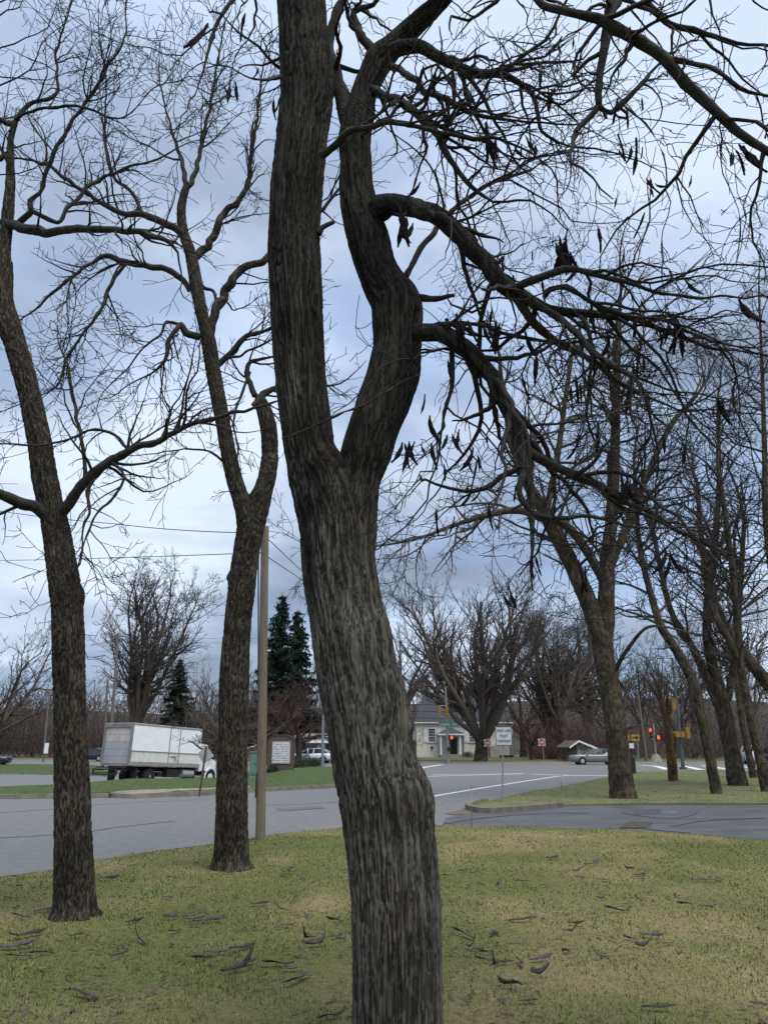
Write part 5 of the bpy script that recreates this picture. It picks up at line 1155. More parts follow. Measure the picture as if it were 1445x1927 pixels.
for y in (-1, 1):
    AX = 7.85
    pts = [(AX + .66 * math.cos(a), y * .84, .47 + .66 * math.sin(a)) for a in np.linspace(R(-10), R(190), 12)] + [(AX + .55 * math.cos(a), y * .84, .47 + .55 * math.sin(a)) for a in np.linspace(R(190), R(-10), 12)]
    bm2 = MB(); n_ = 12
    for i in range(n_ - 1): bm2.prism([pts[i], pts[i + 1], pts[22 - i], pts[23 - i]], (0, y * .32, 0))
    bm2.build('fender', white_p, trk)
    mb = MB(); mb.prism([(D + .25, y * 1.085, 1.75), (D + 1.05, y * 1.085, 1.75), (D + .85, y * 1.06, 2.42), (D + .3, y * 1.06, 2.42)], (0, y * .012, 0)); mb.build('side_window', glass_d, trk)
    MB().box((D + 1.93, y * .72, 1.18), (.2, .3, .25), bevel=.03).build('headlight', M('lamp_glass', (.5, .5, .5), rough=.15), trk)
    mb = MB(); mb.box((D + 1.15, y * 1.28, 2.1), (.1, .2, .45), bevel=.02).cyl((D + 1.1, y * 1.05, 1.95), (D + 1.15, y * 1.25, 2.0), .02, n=6); mb.build('mirror', black_m, trk)
    mb = MB(); mb.box((D + .5, y * 1.0, .62), (.7, .25, .12)).box((D + .5, y * .98, .85), (.6, .3, .1)); mb.build('step', black_m, trk)
MB().box((D + 2.1, 0, .72), (.18, 2.1, .3), bevel=.03).build('bumper', black_m, trk)
MB().box((D + 1.99, 0, 1.25), (.05, 1.0, .4)).build('grille', alu, trk)

# ---------------------------------------------------------------- cars
def car(label, paint, loc, rz, Lc=4.75, hc=1.45, suv=False, name='parked_car'):
    t = thing(name, label, 'car', loc, rz); k = Lc / 4.75; hz = hc / 1.45
    secs = [(-2.37, .42, .70, .70), (-2.25, .28, .90, .82), (-1.9, .24, .98, .88), (-1.2, .22, .98, .90), (0, .22, .94, .905), (1.0, .22, .95, .90), (1.6, .22, .93, .89), (2.1, .22, .89, .86), (2.34, .26, .82, .80), (2.42, .34, .70, .72)]
    if suv: secs[0:3] = [(-2.37, .40, .95, .80), (-2.3, .30, 1.02, .86), (-1.9, .26, 1.02, .90)]
    bm = bmesh.new(); rings = []
    for x, zb, zt, hw in secs:
        hwp = [(-hw * .86, zb), (-hw, zb + (zt - zb) * .25), (-hw, zt - (zt - zb) * .22), (-hw * .90, zt), (hw * .90, zt), (hw, zt - (zt - zb) * .22), (hw, zb + (zt - zb) * .25), (hw * .86, zb)]
        rings.append([bm.verts.new((x * k, y, z * hz)) for y, z in hwp])
    for a, b_ in zip(rings[:-1], rings[1:]):
        for i in range(8): bm.faces.new((a[i], a[(i + 1) % 8], b_[(i + 1) % 8], b_[i]))
    bm.faces.new(rings[0]); bm.faces.new(rings[-1][::-1])
    m = MB(); m.bm.free(); m.bm = bm; m.build('body', paint, t, smooth=True)
    cab = [(-2.05, .97, .74, .97, .70), (-1.35, .97, .80, 1.36, .60), (-.6, .95, .82, 1.45, .60), (.25, .94, .82, 1.43, .60), (1.25, .92, .80, .93, .74)] if not suv else [(-2.3, 1.0, .80, 1.02, .78), (-2.1, 1.0, .82, 1.42, .64), (-.6, .97, .84, 1.46, .64), (.2, .95, .84, 1.43, .62), (1.15, .92, .82, .94, .76)]
    bm = bmesh.new(); rings = []
    for x, zb, hb, zt, ht in cab: rings.append([bm.verts.new((x * k, y, z * hz)) for y, z in [(-hb, zb), (-ht, zt), (ht, zt), (hb, zb)]])
    for a, b_ in zip(rings[:-1], rings[1:]):
        for i in range(3): bm.faces.new((a[i], a[i + 1], b_[i + 1], b_[i]))
    m = MB(); m.bm.free(); m.bm = bm; m.build('window_glass', glass_d, t)
    m = MB(); a, b_, c_ = cab[1], cab[2], cab[3]
    m.prism([(a[0] * k, -a[4] * 1.01, a[3] * hz), (b_[0] * k, -b_[4] * 1.02, b_[3] * hz + .01), (c_[0] * k, -c_[4] * 1.01, c_[3] * hz + .005), (c_[0] * k, c_[4] * 1.01, c_[3] * hz + .005), (b_[0] * k, b_[4] * 1.02, b_[3] * hz + .01), (a[0] * k, a[4] * 1.01, a[3] * hz)], (0, 0, .03)); m.build('roof', paint, t)
    for y in (-1, 1):
        m = MB(); 
        for i, j in ((0, 1), (3, 4)): m.cyl((cab[i][0] * k, y * cab[i][2], cab[i][1] * hz), (cab[i + 1][0] * k if i == 0 else cab[i][0] * k, y * cab[1 if i == 0 else 3][4], cab[1 if i == 0 else 3][3] * hz), .045, n=6)
        m.cyl((1.25 * k, y * .79, .93 * hz), (cab[3][0] * k, y * cab[3][4], cab[3][3] * hz), .04, n=6).cyl((-.35 * k, y * .83, .95 * hz), (-.4 * k, y * .615, 1.44 * hz), .045, n=6)
        m.build('pillar', paint, t)
        m = MB(); m.box((.95 * k, y * .93, 1.0 * hz), (.18, .14, .12), bevel=.03); m.build('mirror', paint, t)
        for x in (-.55, .55): MB().box((x * k - .2, y * .915, .82 * hz), (.2, .02, .03)).build('door_handle', alu, t)
        MB().box((2.2 * k, y * .66, .66 * hz), (.26, .24, .13), bevel=.03).build('headlight', M('lamp_glass', (.5, .5, .5), rough=.15), t)
        MB().box((-2.28 * k, y * .68, .82 * hz), (.16, .26, .14), bevel=.02).build('tail_light', M('marker_red', (.16, .02, .02)), t)
        for x in (-1.42, 1.45):
            wheel(t, x * k, y * .80, .33, .21, alu)
            m = MB(); m.cyl((x * k, y * .84, .34), (x * k, y * .907, .34), .385, n=20); m.build('wheel_arch', rubber, t)
            o = t.children[-1]
    return t
grey_p = M('grey_car_paint', (0.15, 0.16, 0.165), rough=.3, spec=.6); white_c = M('white_car_paint', (.62, .65, .70), rough=.3, spec=.6); dark_c = M('dark_car_paint', (.02, .024, .034), rough=.25, spec=.6)
q = G(1126, 1439.5); car('grey sedan parked in front of the small stone building', grey_p, (q.x, q.y + 1, 0), R(180))
q = G(1400, 1437); car('white sport utility vehicle half hidden between the island trees', white_c, (q.x + .3, q.y - 1, 0), R(75), hc=1.7, suv=True)
q = G(1452, 1437); car('dark blue car cut off by the right edge behind the trees', dark_c, (q.x, q.y - 1, 0), R(100), hc=1.65, suv=True)
q = G(172, 1433); car('dark car on the far road just left of the box truck', dark_c, (q.x, q.y, float(H(q.x, q.y))), R(170))
q = G(592, 1437.5); car('white car parked at the low white building', white_c, (q.x - .5, q.y + 2, 0), R(172))
q = G(-12, 1441); car('dark vehicle leaving the frame at the far left beyond the lot', dark_c, (q.x - .9, q.y, float(H(q.x, q.y))), R(10), hc=1.5)

# ---------------------------------------------------------------- stone house
hq = G(842, 1429); YH = hq.y + 14
s = scale_at(YH)
hp = P(842, 1428.5, YH); hs = thing('stone_house', 'cream stone house with white shutters, dark roof and columned porch', 'house', (hp.x, YH, .1))
z0 = hp.z - .1
def hx(px): return (px - 842) * s
def hzz(py): return max(0.0, (1428.5 - py) * s + z0)
front = MB(); ztop = hzz(1362)
front.box(((hx(784) + hx(966)) / 2, 4.0, ztop / 2), (hx(966) - hx(784), 8.0, ztop)); front.build('wall', stone, hs)
zr = hzz(1306)
rf = MB(); e0, e1 = hx(780), hx(970); g0, g1 = hx(801), hx(950)
bm = rf.bm; A_ = [bm.verts.new(p) for p in [(e0, -.35, ztop - .02), (e1, -.35, ztop - .02), (g1, 4.0, zr), (g0, 4.0, zr), (e0, 8.35, ztop - .02), (e1, 8.35, ztop - .02)]]
for f in ((0, 1, 2, 3), (5, 4, 3, 2), (4, 0, 3), (1, 5, 2), (0, 4, 5, 1)): bm.faces.new([A_[i] for i in f])
rf.build('roof', slate, hs)
MB().box(((e0 + e1) / 2, -.37, ztop - .08), (e1 - e0, .06, .14)).build('gutter', white_p, hs)
MB().box((hx(918), 4.2, zr + .3), (1.1, 1.1, 2.6), bevel=.03).build('chimney', stone, hs)
shut = M('shutter_white', (.60, .64, .68), (.52, .55, .58), scale=3, rough=.6)
def sash_window(parent, x0, x1, zb, zt, y, cols, rows, frame_m=white_p):
    f = MB(); w_ = .08
    f.box(((x0 + x1) / 2, y, zt), (x1 - x0 + .12, .12, .1)).box(((x0 + x1) / 2, y - .03, zb), (x1 - x0 + .2, .18, .1)).box((x0, y, (zb + zt) / 2), (w_, .12, zt - zb - .1)).box((x1, y, (zb + zt) / 2), (w_, .12, zt - zb - .1))
    wdw = f.build('window', frame_m, parent)
    g_ = MB(); g_.box(((x0 + x1) / 2, y + .02, (zb + zt) / 2), (x1 - x0 - .06, .02, zt - zb - .08)); g_.build('pane', glass_d, wdw)
    m_ = MB()
    for i in range(1, cols): m_.box((x0 + (x1 - x0) * i / cols, y - .005, (zb + zt) / 2), (.035, .03, zt - zb - .1))
    for j in range(1, rows): m_.box(((x0 + x1) / 2, y - .008, zb + (zt - zb) * j / rows), (x1 - x0 - .08, .03, .035 if j != rows // 2 else .06))
    m_.build('muntin', frame_m, wdw)
    return wdw
for (a, b_) in ((807, 819.5), (884, 896)):
    sash_window(hs, hx(a), hx(b_), hzz(1398), hzz(1373), -.05, 3, 5)
    for (c_, d_) in ((a - 9.5, a - 1), (b_ + 1, b_ + 9.5)):
        m = MB(); m.box(((hx(c_) + hx(d_)) / 2, -.06, hzz(1385.5)), (hx(d_) - hx(c_), .07, hzz(1372) - hzz(1399)), bevel=.01)
        sh = m.build('shutter', shut, hs)
        m = MB(); m.box(((hx(c_) + hx(d_)) / 2, -.10, hzz(1379.5)), (hx(d_) - hx(c_) - .16, .02, .8)).box(((hx(c_) + hx(d_)) / 2, -.10, hzz(1392)), (hx(d_) - hx(c_) - .16, .02, .8)); m.build('panel', shut, sh)
# porch
pf = -1.9
m = MB(); m.box((hx(847.5), pf / 2 - .1, .22), (hx(868) - hx(827), -pf + .5, .44)).box((hx(853), pf - .35, .15), (1.4, .5, .3)).box((hx(853), pf - .65, .08), (1.4, .4, .16)); m.build('porch_floor', concrete, hs)
zp = hzz(1383)
m = MB(); bm = m.bm; A_ = [bm.verts.new(p) for p in [(hx(822), pf - .2, zp), (hx(873), pf - .2, zp), (hx(873), .1, zp), (hx(822), .1, zp), (hx(848), -.4, hzz(1371)), (hx(848), .1, hzz(1371))]]
for f in ((0, 1, 4), (1, 2, 5, 4), (3, 0, 4, 5), (0, 3, 2, 1)): bm.faces.new([A_[i] for i in f])
m.build('porch_roof', slate, hs)
MB().box((hx(847.5), pf / 2 - .15, zp - .12), (hx(872.5) - hx(823), -pf + .3, .2)).build('porch_beam', white_p, hs)
for px in (828.5, 864):
    m = MB(); m.box((hx(px), pf, (zp - .2 + .44) / 2), (.22, .22, zp - .66)).box((hx(px), pf, .52), (.3, .3, .14)).box((hx(px), pf, zp - .28), (.3, .3, .1)); m.build('porch_column', white_p, hs)
m = MB(); m.box((hx(854), -.04, (hzz(1391) + .44) / 2), (hx(860) - hx(848), .08, hzz(1391) - .44)); dr_ = m.build('door', M('door_dark', (.03, .022, .024), rough=.5), hs)
m = MB()
for i, px in enumerate((851, 857)):
    for zf in (.75, 1.5, 2.1): m.box((hx(px), -.09, zf + .35), (.3, .02, .5))
m.build('panel', M('door_panel_dark', (.04, .03, .032), rough=.5), dr_)
m = MB()
for px in (847, 861): m.box((hx(px), -.05, (hzz(1391) + .5) / 2), (.1, .1, hzz(1391) - .4))
m.box((hx(854), -.05, hzz(1390)), (hx(861) - hx(847), .1, .12)); m.build('door_frame', M('door_trim_grey', (.3, .29, .27), rough=.7), hs)
m = MB(); m.cyl((hx(872), -.15, .4), (hx(872), -.15, zp), .06, n=8); m.build('downpipe', black_m, hs)
MB().box((hx(813), -.12, hzz(1407.5)), (.38, .2, .32), bevel=.02).build('mailbox', black_m, hs)
# white lean-to and board fence on the left of the house
m = MB(); m.prism([(hx(768), 1.0, hzz(1395)), (hx(783.8), 1.0, hzz(1395)), (hx(783.8), 1.0, hzz(1376)), (hx(768), 1.0, hzz(1385))], (0, 3, 0)); m.build('lean_to', white_p, hs)
# wing on the right
m = MB(); m.box(((hx(919) + hx(935)) / 2, -1.2, hzz(1402) / 2), (hx(935) - hx(919), 2.4, hzz(1402))); m.build('stone_wing', M('cream_stucco', (.42, .36, .28), (.30, .24, .18), scale=1.5, rough=.9), hs)
for k in range(6): MB().box((hx(920 + k * 2.8), -2.42, hzz(1400)), (.14, .06, .9)).build('picket', white_p, hs)
m = MB(); m.prism([(hx(936), -1.0, .3), (hx(968), -1.0, .3), (hx(968), -1.0, hzz(1392)), (hx(962), -1.0, hzz(1386)), (hx(936), -1.0, hzz(1396))], (0, 4, 0)); m.build('outbuilding', M('weathered_boards', (.20, .195, .185), (.13, .125, .12), scale=3, rough=.9, stretch=(6, 1, .5)), hs)
m = MB(); m.box((hx(947), -1.05, hzz(1410)), (hx(957) - hx(938), .06, 1.9), bevel=.01); m.build('garage_door', M('grey_door', (.36, .37, .38), rough=.7), hs)
m = MB(); m.prism([(hx(918), -1.5, hzz(1388)), (hx(921), -1.5, hzz(1391)), (hx(937), -1.5, hzz(1349)), (hx(934), -1.5, hzz(1347))], (0, .5, 0)); m.build('rake_board', white_p, hs)
fe = thing('board_fence', 'brown board fence left of the stone house', 'fence', (P(776, 1428, YH).x, YH + .3, .1))
for k in range(9):
    m = MB(); m.box(((k - 4) * .16, rnd.uniform(-.01, .01), 1.15 + rnd.uniform(-.04, .04)), (.145, .03, 2.3)); m.build('board', M('fence_wood', (.085, .07, .06), (.12, .1, .085), scale=4, rough=.9), fe)
MB().box((0, .04, 1.9), (1.45, .05, .1)).build('rail', MATS['fence_wood'], fe)
# foundation shrubs
for k, (px, sd) in enumerate([(876, 11), (884, 12)]):
    t = shrub('shrub', (.8, .6, .9), ['small dark shrub beside the porch downpipe', 'small dark shrub below the right house window'][k], sd, green_l, 500, .07); p = P(px, 1428, YH - .9); t.location = (p.x, YH - .9, .1)

# ---------------------------------------------------------------- small stone building on the right
q = G(1108, 1436); YB = q.y + 4; s = scale_at(YB); o_ = P(1108, 1427, YB)
sb = thing('stone_shed', 'small fieldstone building with white fascia under a low roof', 'shed', (o_.x, YB, .1))
X_ = lambda px: (px - 1108) * s
Z_ = lambda py: (1429 - py) * s
fs = M('fieldstone', (.10, .09, .08), (.34, .30, .25), scale=2.4, rough=.95, bump=.9, bscale=4, contrast=(.42, .55), detail=2)
m = MB(); m.prism([(X_(1086), 0, 0), (X_(1150), 0, 0), (X_(1150), 0, Z_(1419)), (X_(1090), 0, Z_(1395)), (X_(1086), 0, Z_(1398))], (0, 6, 0)); m.build('wall', fs, sb)
def slab(p, q_, th, y0_, y1_): return [(p[0], y0_, p[1]), (q_[0], y0_, q_[1]), (q_[0], y0_, q_[1] - th), (p[0], y0_, p[1] - th)]
m = MB(); m.prism(slab((X_(1089), Z_(1391)), (X_(1152), Z_(1416.5)), .1, -.5, 0), (0, 7, 0)).prism(slab((X_(1071), Z_(1403.5)), (X_(1089), Z_(1391)), .1, -.5, 0), (0, 7, 0)); m.build('roof', M('brown_roof', (.085, .07, .06), (.12, .10, .085), scale=4, rough=.9), sb)
m = MB(); m.prism([(X_(1071), -.55, Z_(1402.5)), (X_(1089), -.55, Z_(1391)), (X_(1152), -.55, Z_(1416.5)), (X_(1152), -.55, Z_(1420)), (X_(1089), -.55, Z_(1394.5)), (X_(1071), -.55, Z_(1406))], (0, .045, 0)); m.build('fascia', white_p, sb)
# stones in the wall, laid one by one
rs = random.Random(4); zc = .12; row = 0
sm = [M('fieldstone_a', (.30, .26, .21), (.22, .19, .16), scale=3, rough=.95), M('fieldstone_b', (.20, .18, .16), (.14, .12, .11), scale=3, rough=.95), M('fieldstone_c', (.36, .33, .28), (.26, .24, .2), scale=3, rough=.95)]
smesh = []
for k in range(9):
    m = MB(); m.box((0, 0, 0), (1, 1, 1), bevel=.12); bmesh.ops.recalc_face_normals(m.bm, faces=m.bm.faces); me_ = bpy.data.meshes.new('stone'); m.bm.to_mesh(me_); m.bm.free(); me_.materials.append(sm[k % 3]); smesh.append(me_)
while zc < Z_(1398):
    hh = rs.uniform(.22, .36); x = X_(1086.5)
    while x < X_(1148):
        ww = rs.uniform(.28, .6); top = Z_(1396) - max(0, (x + ww - X_(1090))) * (Z_(1395) - Z_(1419)) / (X_(1150) - X_(1090))
        if zc + hh < top:
            so = bpy.data.objects.new('stone', rs.choice(smesh)); COL.objects.link(so); so.parent = sb; so.location = (x + ww / 2, -.02, zc + hh / 2); so.scale = (ww - .05, .12, hh - .05); so.rotation_euler = (0, rs.uniform(-.06, .06), 0)
        x += ww
    zc += hh

# ---------------------------------------------------------------- low buildings and sign on the left
q = G(600, 1438); YL = q.y + 6; s = scale_at(YL); o_ = P(600, 1436, YL)
lb = thing('low_building', 'low white building with grey roof and open carport bay', 'building', (o_.x, YL, .02)); X_ = lambda px: (px - 600) * s; Z_ = lambda py: (1437 - py) * s
m = MB(); m.box((X_(608.5), 4, Z_(1401) / 2), (X_(622) - X_(595.5), 8, Z_(1401))).box((X_(652), 4, Z_(1401) / 2), (X_(680) - X_(625), 8, Z_(1401))).box((X_(550), 4, Z_(1401) / 2), (X_(556) - X_(544), 8, Z_(1401))); m.build('wall', M('cream_wall', (.50, .49, .46), (.40, .39, .36), scale=1, rough=.9), lb)
m = MB(); m.box((X_(576), 6, Z_(1401) / 2), (X_(597) - X_(555), .2, Z_(1401))); m.build('bay_back', M('bay_dark', (.06, .055, .05), rough=.9), lb)
m = MB(); m.prism([(X_(540), -.8, Z_(1399)), (X_(685), -.8, Z_(1399)), (X_(685), 4, Z_(1386)), (X_(552), 4, Z_(1386))], (0, .05, .12)); m.build('roof', M('grey_roof', (.13, .125, .12), (.17, .165, .16), scale=2, rough=.9), lb)
MB().box((X_(612), -.85, Z_(1400.2)), (X_(685) - X_(540), .06, .26)).build('fascia', white_p, lb)
MB().box((X_(604), -.03, Z_(1421)), (.9, .08, 1.9)).build('door', M('pale_door', (.58, .58, .55), rough=.6), lb)
m = MB(); m.box((X_(616), -.03, Z_(1411)), (.5, .06, .8)); m.build('window', glass_d, lb)
q = G(476, 1442); YL2 = q.y + 12; s = scale_at(YL2); o_ = P(476, 1436, YL2)
gb = thing('brick_building', 'brick building showing its white gable edge beside the green cabinet', 'building', (o_.x, YL2, 0)); X_ = lambda px: (px - 476) * s; Z_ = lambda py: (1438 - py) * s
m = MB(); m.prism([(X_(463), 0, 0), (X_(512), 0, 0), (X_(512), 0, Z_(1409)), (X_(494), 0, Z_(1404)), (X_(463), 0, Z_(1416))], (0, 8, 0)); m.build('wall', M('tan_brick', (.20, .155, .11), (.15, .11, .08), scale=6, rough=.9), gb)
m = MB(); m.prism([(X_(460), -.3, Z_(1415)), (X_(494), -.3, Z_(1402)), (X_(516), -.3, Z_(1409)), (X_(516), -.3, Z_(1411)), (X_(494), -.3, Z_(1405)), (X_(460), -.3, Z_(1418))], (0, 8.6, 0)); m.build('roof', white_p, gb)
# church letter board
q = G(527, 1451, .1); s = scale_at(q.y); cs = thing('church_sign', 'brick church sign with arched top and white letter board', 'sign', q, R(-6)); X_ = lambda px: (px - 527) * s; Z_ = lambda py: (1451 - py) * s
arc = [(X_(527) + (X_(552) - X_(502)) / 2 * math.cos(a), -.0, Z_(1397) + Z_(1451 - 10) * math.sin(a)) for a in np.linspace(0, math.pi, 13)]
m = MB(); m.prism([(X_(502), 0, -.1), (X_(552), 0, -.1)] + arc, (0, .5, 0)); m.build('brick_wall', brick_m, cs)
m = MB()
for i in range(12): a, b_ = Vector(arc[i]), Vector(arc[i + 1]); m.prism([a + Vector((0, -.04, -.04)), b_ + Vector((0, -.04, -.04)), b_ + Vector((0, -.04, .09)), a + Vector((0, -.04, .09))], (0, .58, 0))
m.build('coping', M('dark_coping', (.07, .05, .042), rough=.9), cs)
MB().box((X_(528), -.03, Z_(1418)), (X_(545.5) - X_(510.5), .06, Z_(1398) - Z_(1438))).build('board_frame', alu, cs)
bo = MB().box((X_(528), -.07, Z_(1418)), (X_(544) - X_(512), .03, Z_(1400) - Z_(1436))).build('letter_board', M('board_white', (.66, .66, .64), (.5, .5, .48), scale=5, rough=.5), cs)
m = MB(); rs = random.Random(9)
for k in range(8):
    z = Z_(1403.5 + k * 4.1); x = X_(513.5) + rs.uniform(0, .12)
    while x < X_(541.5):
        w_ = rs.uniform(.03, .06); 
        if rs.random() < .85: m.box((x + w_ / 2, -.088, z), (w_, .006, .075))
        x += w_ + rs.uniform(.015, .03) + (.06 if rs.random() < .2 else 0)
m.build('lettering', M('letter_grey', (.13, .13, .13), rough=.7), bo, kind='stuff')
# green cabinet
q = G(477, 1464, .1); ub = thing('utility_cabinet', 'pale green metal utility cabinet beside the wooden pole', 'cabinet', q); s = scale_at(q.y)
gm = M('cabinet_green', (.13, .22, .17), (.10, .175, .135), scale=3, rough=.6)
m = MB(); m.box((0, 0, 24 * s), (13 * s, .4, 43 * s), bevel=.02); m.build('body', gm, ub); m = MB(); m.box((0, 0, 46 * s), (14.5 * s, .46, 2.2 * s), bevel=.01); m.build('lid', gm, ub); MB().box((0, -.21, 24 * s), (10 * s, .02, 36 * s), bevel=.005).build('door', gm, ub); MB().box((3.5 * s, -.23, 25 * s), (.03, .03, .1)).build('handle', black_m, ub); MB().box((0, 0, .04), (15 * s, .5, .1)).build('plinth', concrete, ub)

# ---------------------------------------------------------------- wooden pole with wires
def cable(name, label, pts, r, sag=0.0, mat=None, group=None):
    a = [Vector(p) for p in pts]; out_ = []
    for i in range(len(a) - 1):
        for j in range(13):
            t_ = j / 13; p = a[i].lerp(a[i + 1], t_); p.z -= sag * 4 * t_ * (1 - t_); out_.append(p)
    out_.append(a[-1]); o0 = out_[0].copy()
    me_ = tube_mesh(name, [(out_, [r] * len(out_))], 6, origin=o0); o = link(name, me_, mat or wire_m); o.location = o0
    return tag(o, label, 'cable', group)
q = G(490.5, 1581, LAWN_UP); YP = q.y
pl = thing('utility_pole', 'bare weathered wooden pole at the lawn edge beside the forked tree', 'pole', q)
tp_ = P(499, 991, YP); rb_, rt_ = PR(490, 1570, YP, 18.5)[1], PR(499, 995, YP, 14.5)[1]
me, _, _ = bark_tube('shaft', [Vector((q.x, q.y, -.1)), q.lerp(tp_, .3), q.lerp(tp_, .65), tp_], [rb_, rb_ * .97, rb_ * .9, rt_], .05, 32, .0025, 60, 30, 'ridge', origin=q, wob=.02)
link('shaft', me, wood_pole, pl)
m = MB()
for px, py in ((497, 1015), (496, 1052), (492, 1466), (494, 1390)):
    p = P(px + 1, py, YP - .1) - q; m.cyl(p, p + Vector((0, -.05, 0)), .012, n=8)
m.build('bolt', galv, pl, kind='stuff')
cpt = [P(486.5, y, YP - .02) - q for y in (1030, 1200, 1400, 1503)]
me_ = tube_mesh('conduit', [(cpt, [.014] * 4)], 8); link('conduit', me_, M('conduit_grey', (.05, .05, .055), rough=.6), pl)
m = MB(); p = P(483, 1478, YP - .02) - q; m.box(p, (.03, .06, .42)); m.build('guard', black_m, pl)
cable('power_line', 'long wire running left from the wooden pole, behind both furrowed trees', [P(497, 1003, YP), P(220, 986, YP + 3), P(-60, 952, YP + 6)], .009, .05)
cable('power_line', 'lower wire running level past the leftmost trunk to the left edge', [P(495, 1040, YP), P(-60, 1055.5, YP + 14)], .009, .03)
cable('power_line', 'upper short wire dropping right from the pole behind the thick trunk', [P(502, 1012, YP), P(640, 1140, YP + 16)], .009, .02)
cable('power_line', 'lower short wire dropping right from the pole behind the thick trunk', [P(501, 1046, YP), P(640, 1137, YP + 20)], .009, .02)
# ---------------------------------------------------------------- far utility poles on the left
def far_pole(px0, py0, px1, py1, Y, wpx, label, arm=None):
    a, r_ = PR(px0, py0, Y, wpx); b_ = P(px1, py1, Y); a.z = min(a.z, float(H(a.x, Y)) + .1)
    t_ = thing('utility_pole', label, 'pole', a); MB().cyl((0, 0, -.3), b_ - a, r_, r_ * .7, 10).build('shaft', wood_far, t_)
    if arm:
        d = (b_ - a).normalized(); c_ = (b_ - a) - d * .4; MB().box(c_, (arm, .12, .14), Matrix.Rotation(R(4), 3, 'Y')).build('crossarm', wood_far, t_)
        for k in (-.45, -.15, .2, .45): MB().cyl(c_ + Vector((k * arm, 0, .05)), c_ + Vector((k * arm, 0, .32)), .05, .03, 8).build('insulator', galv, t_)
    return t_, b_
f1, f1t = far_pole(206, 1432, 223, 1191, 96, 6.5, 'taller leaning wooden pole with crossarm behind the box truck', arm=2.0)
far_pole(196, 1432, 203, 1277, 98, 5.5, 'shorter wooden pole left of the crossarm pole behind the truck')
t_, _ = far_pole(82, 1432, 94, 1300, 92, 4, 'thin pole with a small white box sign beside the far road')
m = MB(); m.box(P(89.5, 1408, 92) - t_.location + Vector((0, -.2, 0)), (.45, .12, 1.15), bevel=.02); m.build('sign_box', white_p, t_)
t_, _ = far_pole(607, 1446, 608, 1345, 62, 6, 'grey steel pole partly hidden by the left of the thick trunk')
t_.children[0].data.materials.clear(); t_.children[0].data.materials.append(galv)
m = MB(); m.box(P(601, 1354, 62) - t_.location, (.55, .12, .12)).box(P(604, 1349, 62) - t_.location, (.12, .3, .4)); m.build('bracket', black_m, t_)
for k, (ya, yb, Y0_, lab) in enumerate([(1196, 1193, 0, 'topmost far wire crossing from the crossarm pole toward the spruces'), (1203, 1203, 1, 'second far wire crossing from the crossarm pole toward the spruces'), (1318, 1312, 2, 'low far wire sagging in front of the dark evergreen')]):
    cable('power_line', lab, [P(214 + 9 * (k < 2), ya, 96), P(640, yb, 105)], .016, .5)
    
# ---------------------------------------------------------------- traffic sign posts
q = G(376, 1494, .13); ds_ = thing('warning_sign', 'grey back of a diamond sign on a leaning rusty post', 'sign', q)
tp2 = P(388, 1408, q.y - .1) - q
MB().box(tp2 / 2, (.045, .045, tp2.length + .15), tp2.to_track_quat('Z', 'Y').to_matrix()).build('post', rust, ds_)
c_ = P(387, 1421, q.y + .02) - q; hs_ = 15.5 * scale_at(q.y); hv = 16.5 * scale_at(q.y)
m = MB(); m.prism([c_ + Vector((hs_ * 1.0, .02, -.02)), c_ + Vector((.01, 0, hv)), c_ + Vector((-hs_, -.02, .03)), c_ + Vector((-.03, 0, -hv))], (0, .012, 0)); m.build('sign_plate', alu, ds_)
m = MB()
for z in (-.12, .12): m.cyl(c_ + Vector((0.0, -.06, z)), c_ + Vector((0, -.03, z)), .015, n=6)
m.build('bolt', galv, ds_, kind='stuff')

q = G(945, 1509, .055); rl = thing('lane_sign', 'white sign reading RIGHT LANE MUST TURN RIGHT on a steel post', 'sign', q)
s = scale_at(q.y); tp2 = P(946.5, 1368, q.y) - q
MB().box(tp2 * .5, (.06, .035, tp2.length), tp2.to_track_quat('Z', 'Y').to_matrix()).build('post', galv, rl)
c_ = P(947, 1385, q.y) - q + Vector((0, -.05, 0)); w_, h_ = 31.5 * s, 35 * s
m = MB(); m.box(c_, (w_, .012, h_), bevel=.004); sp = m.build('sign_plate', sign_w, rl)
m = MB(); bt = .018
for (dx, dz, a, b_) in ((0, h_ / 2 - .012, w_ - .02, bt), (0, -h_ / 2 + .012, w_ - .02, bt), (-w_ / 2 + .012, 0, bt, h_ - .05), (w_ / 2 - .012, 0, bt, h_ - .05)): m.box(c_ + Vector((dx, -.008, dz)), (a, .003, b_))
m.build('border', sign_blk, sp)
for k, (tx, fx) in enumerate((('RIGHT LANE', .70), ('MUST', .95), ('TURN RIGHT', .70))):
    text_obj('lettering', tx, .108, sign_blk, sp, c_ + Vector((0, -.010, h_ * (.27 - .27 * k))), (R(90), 0, 0), sx=fx * .95)
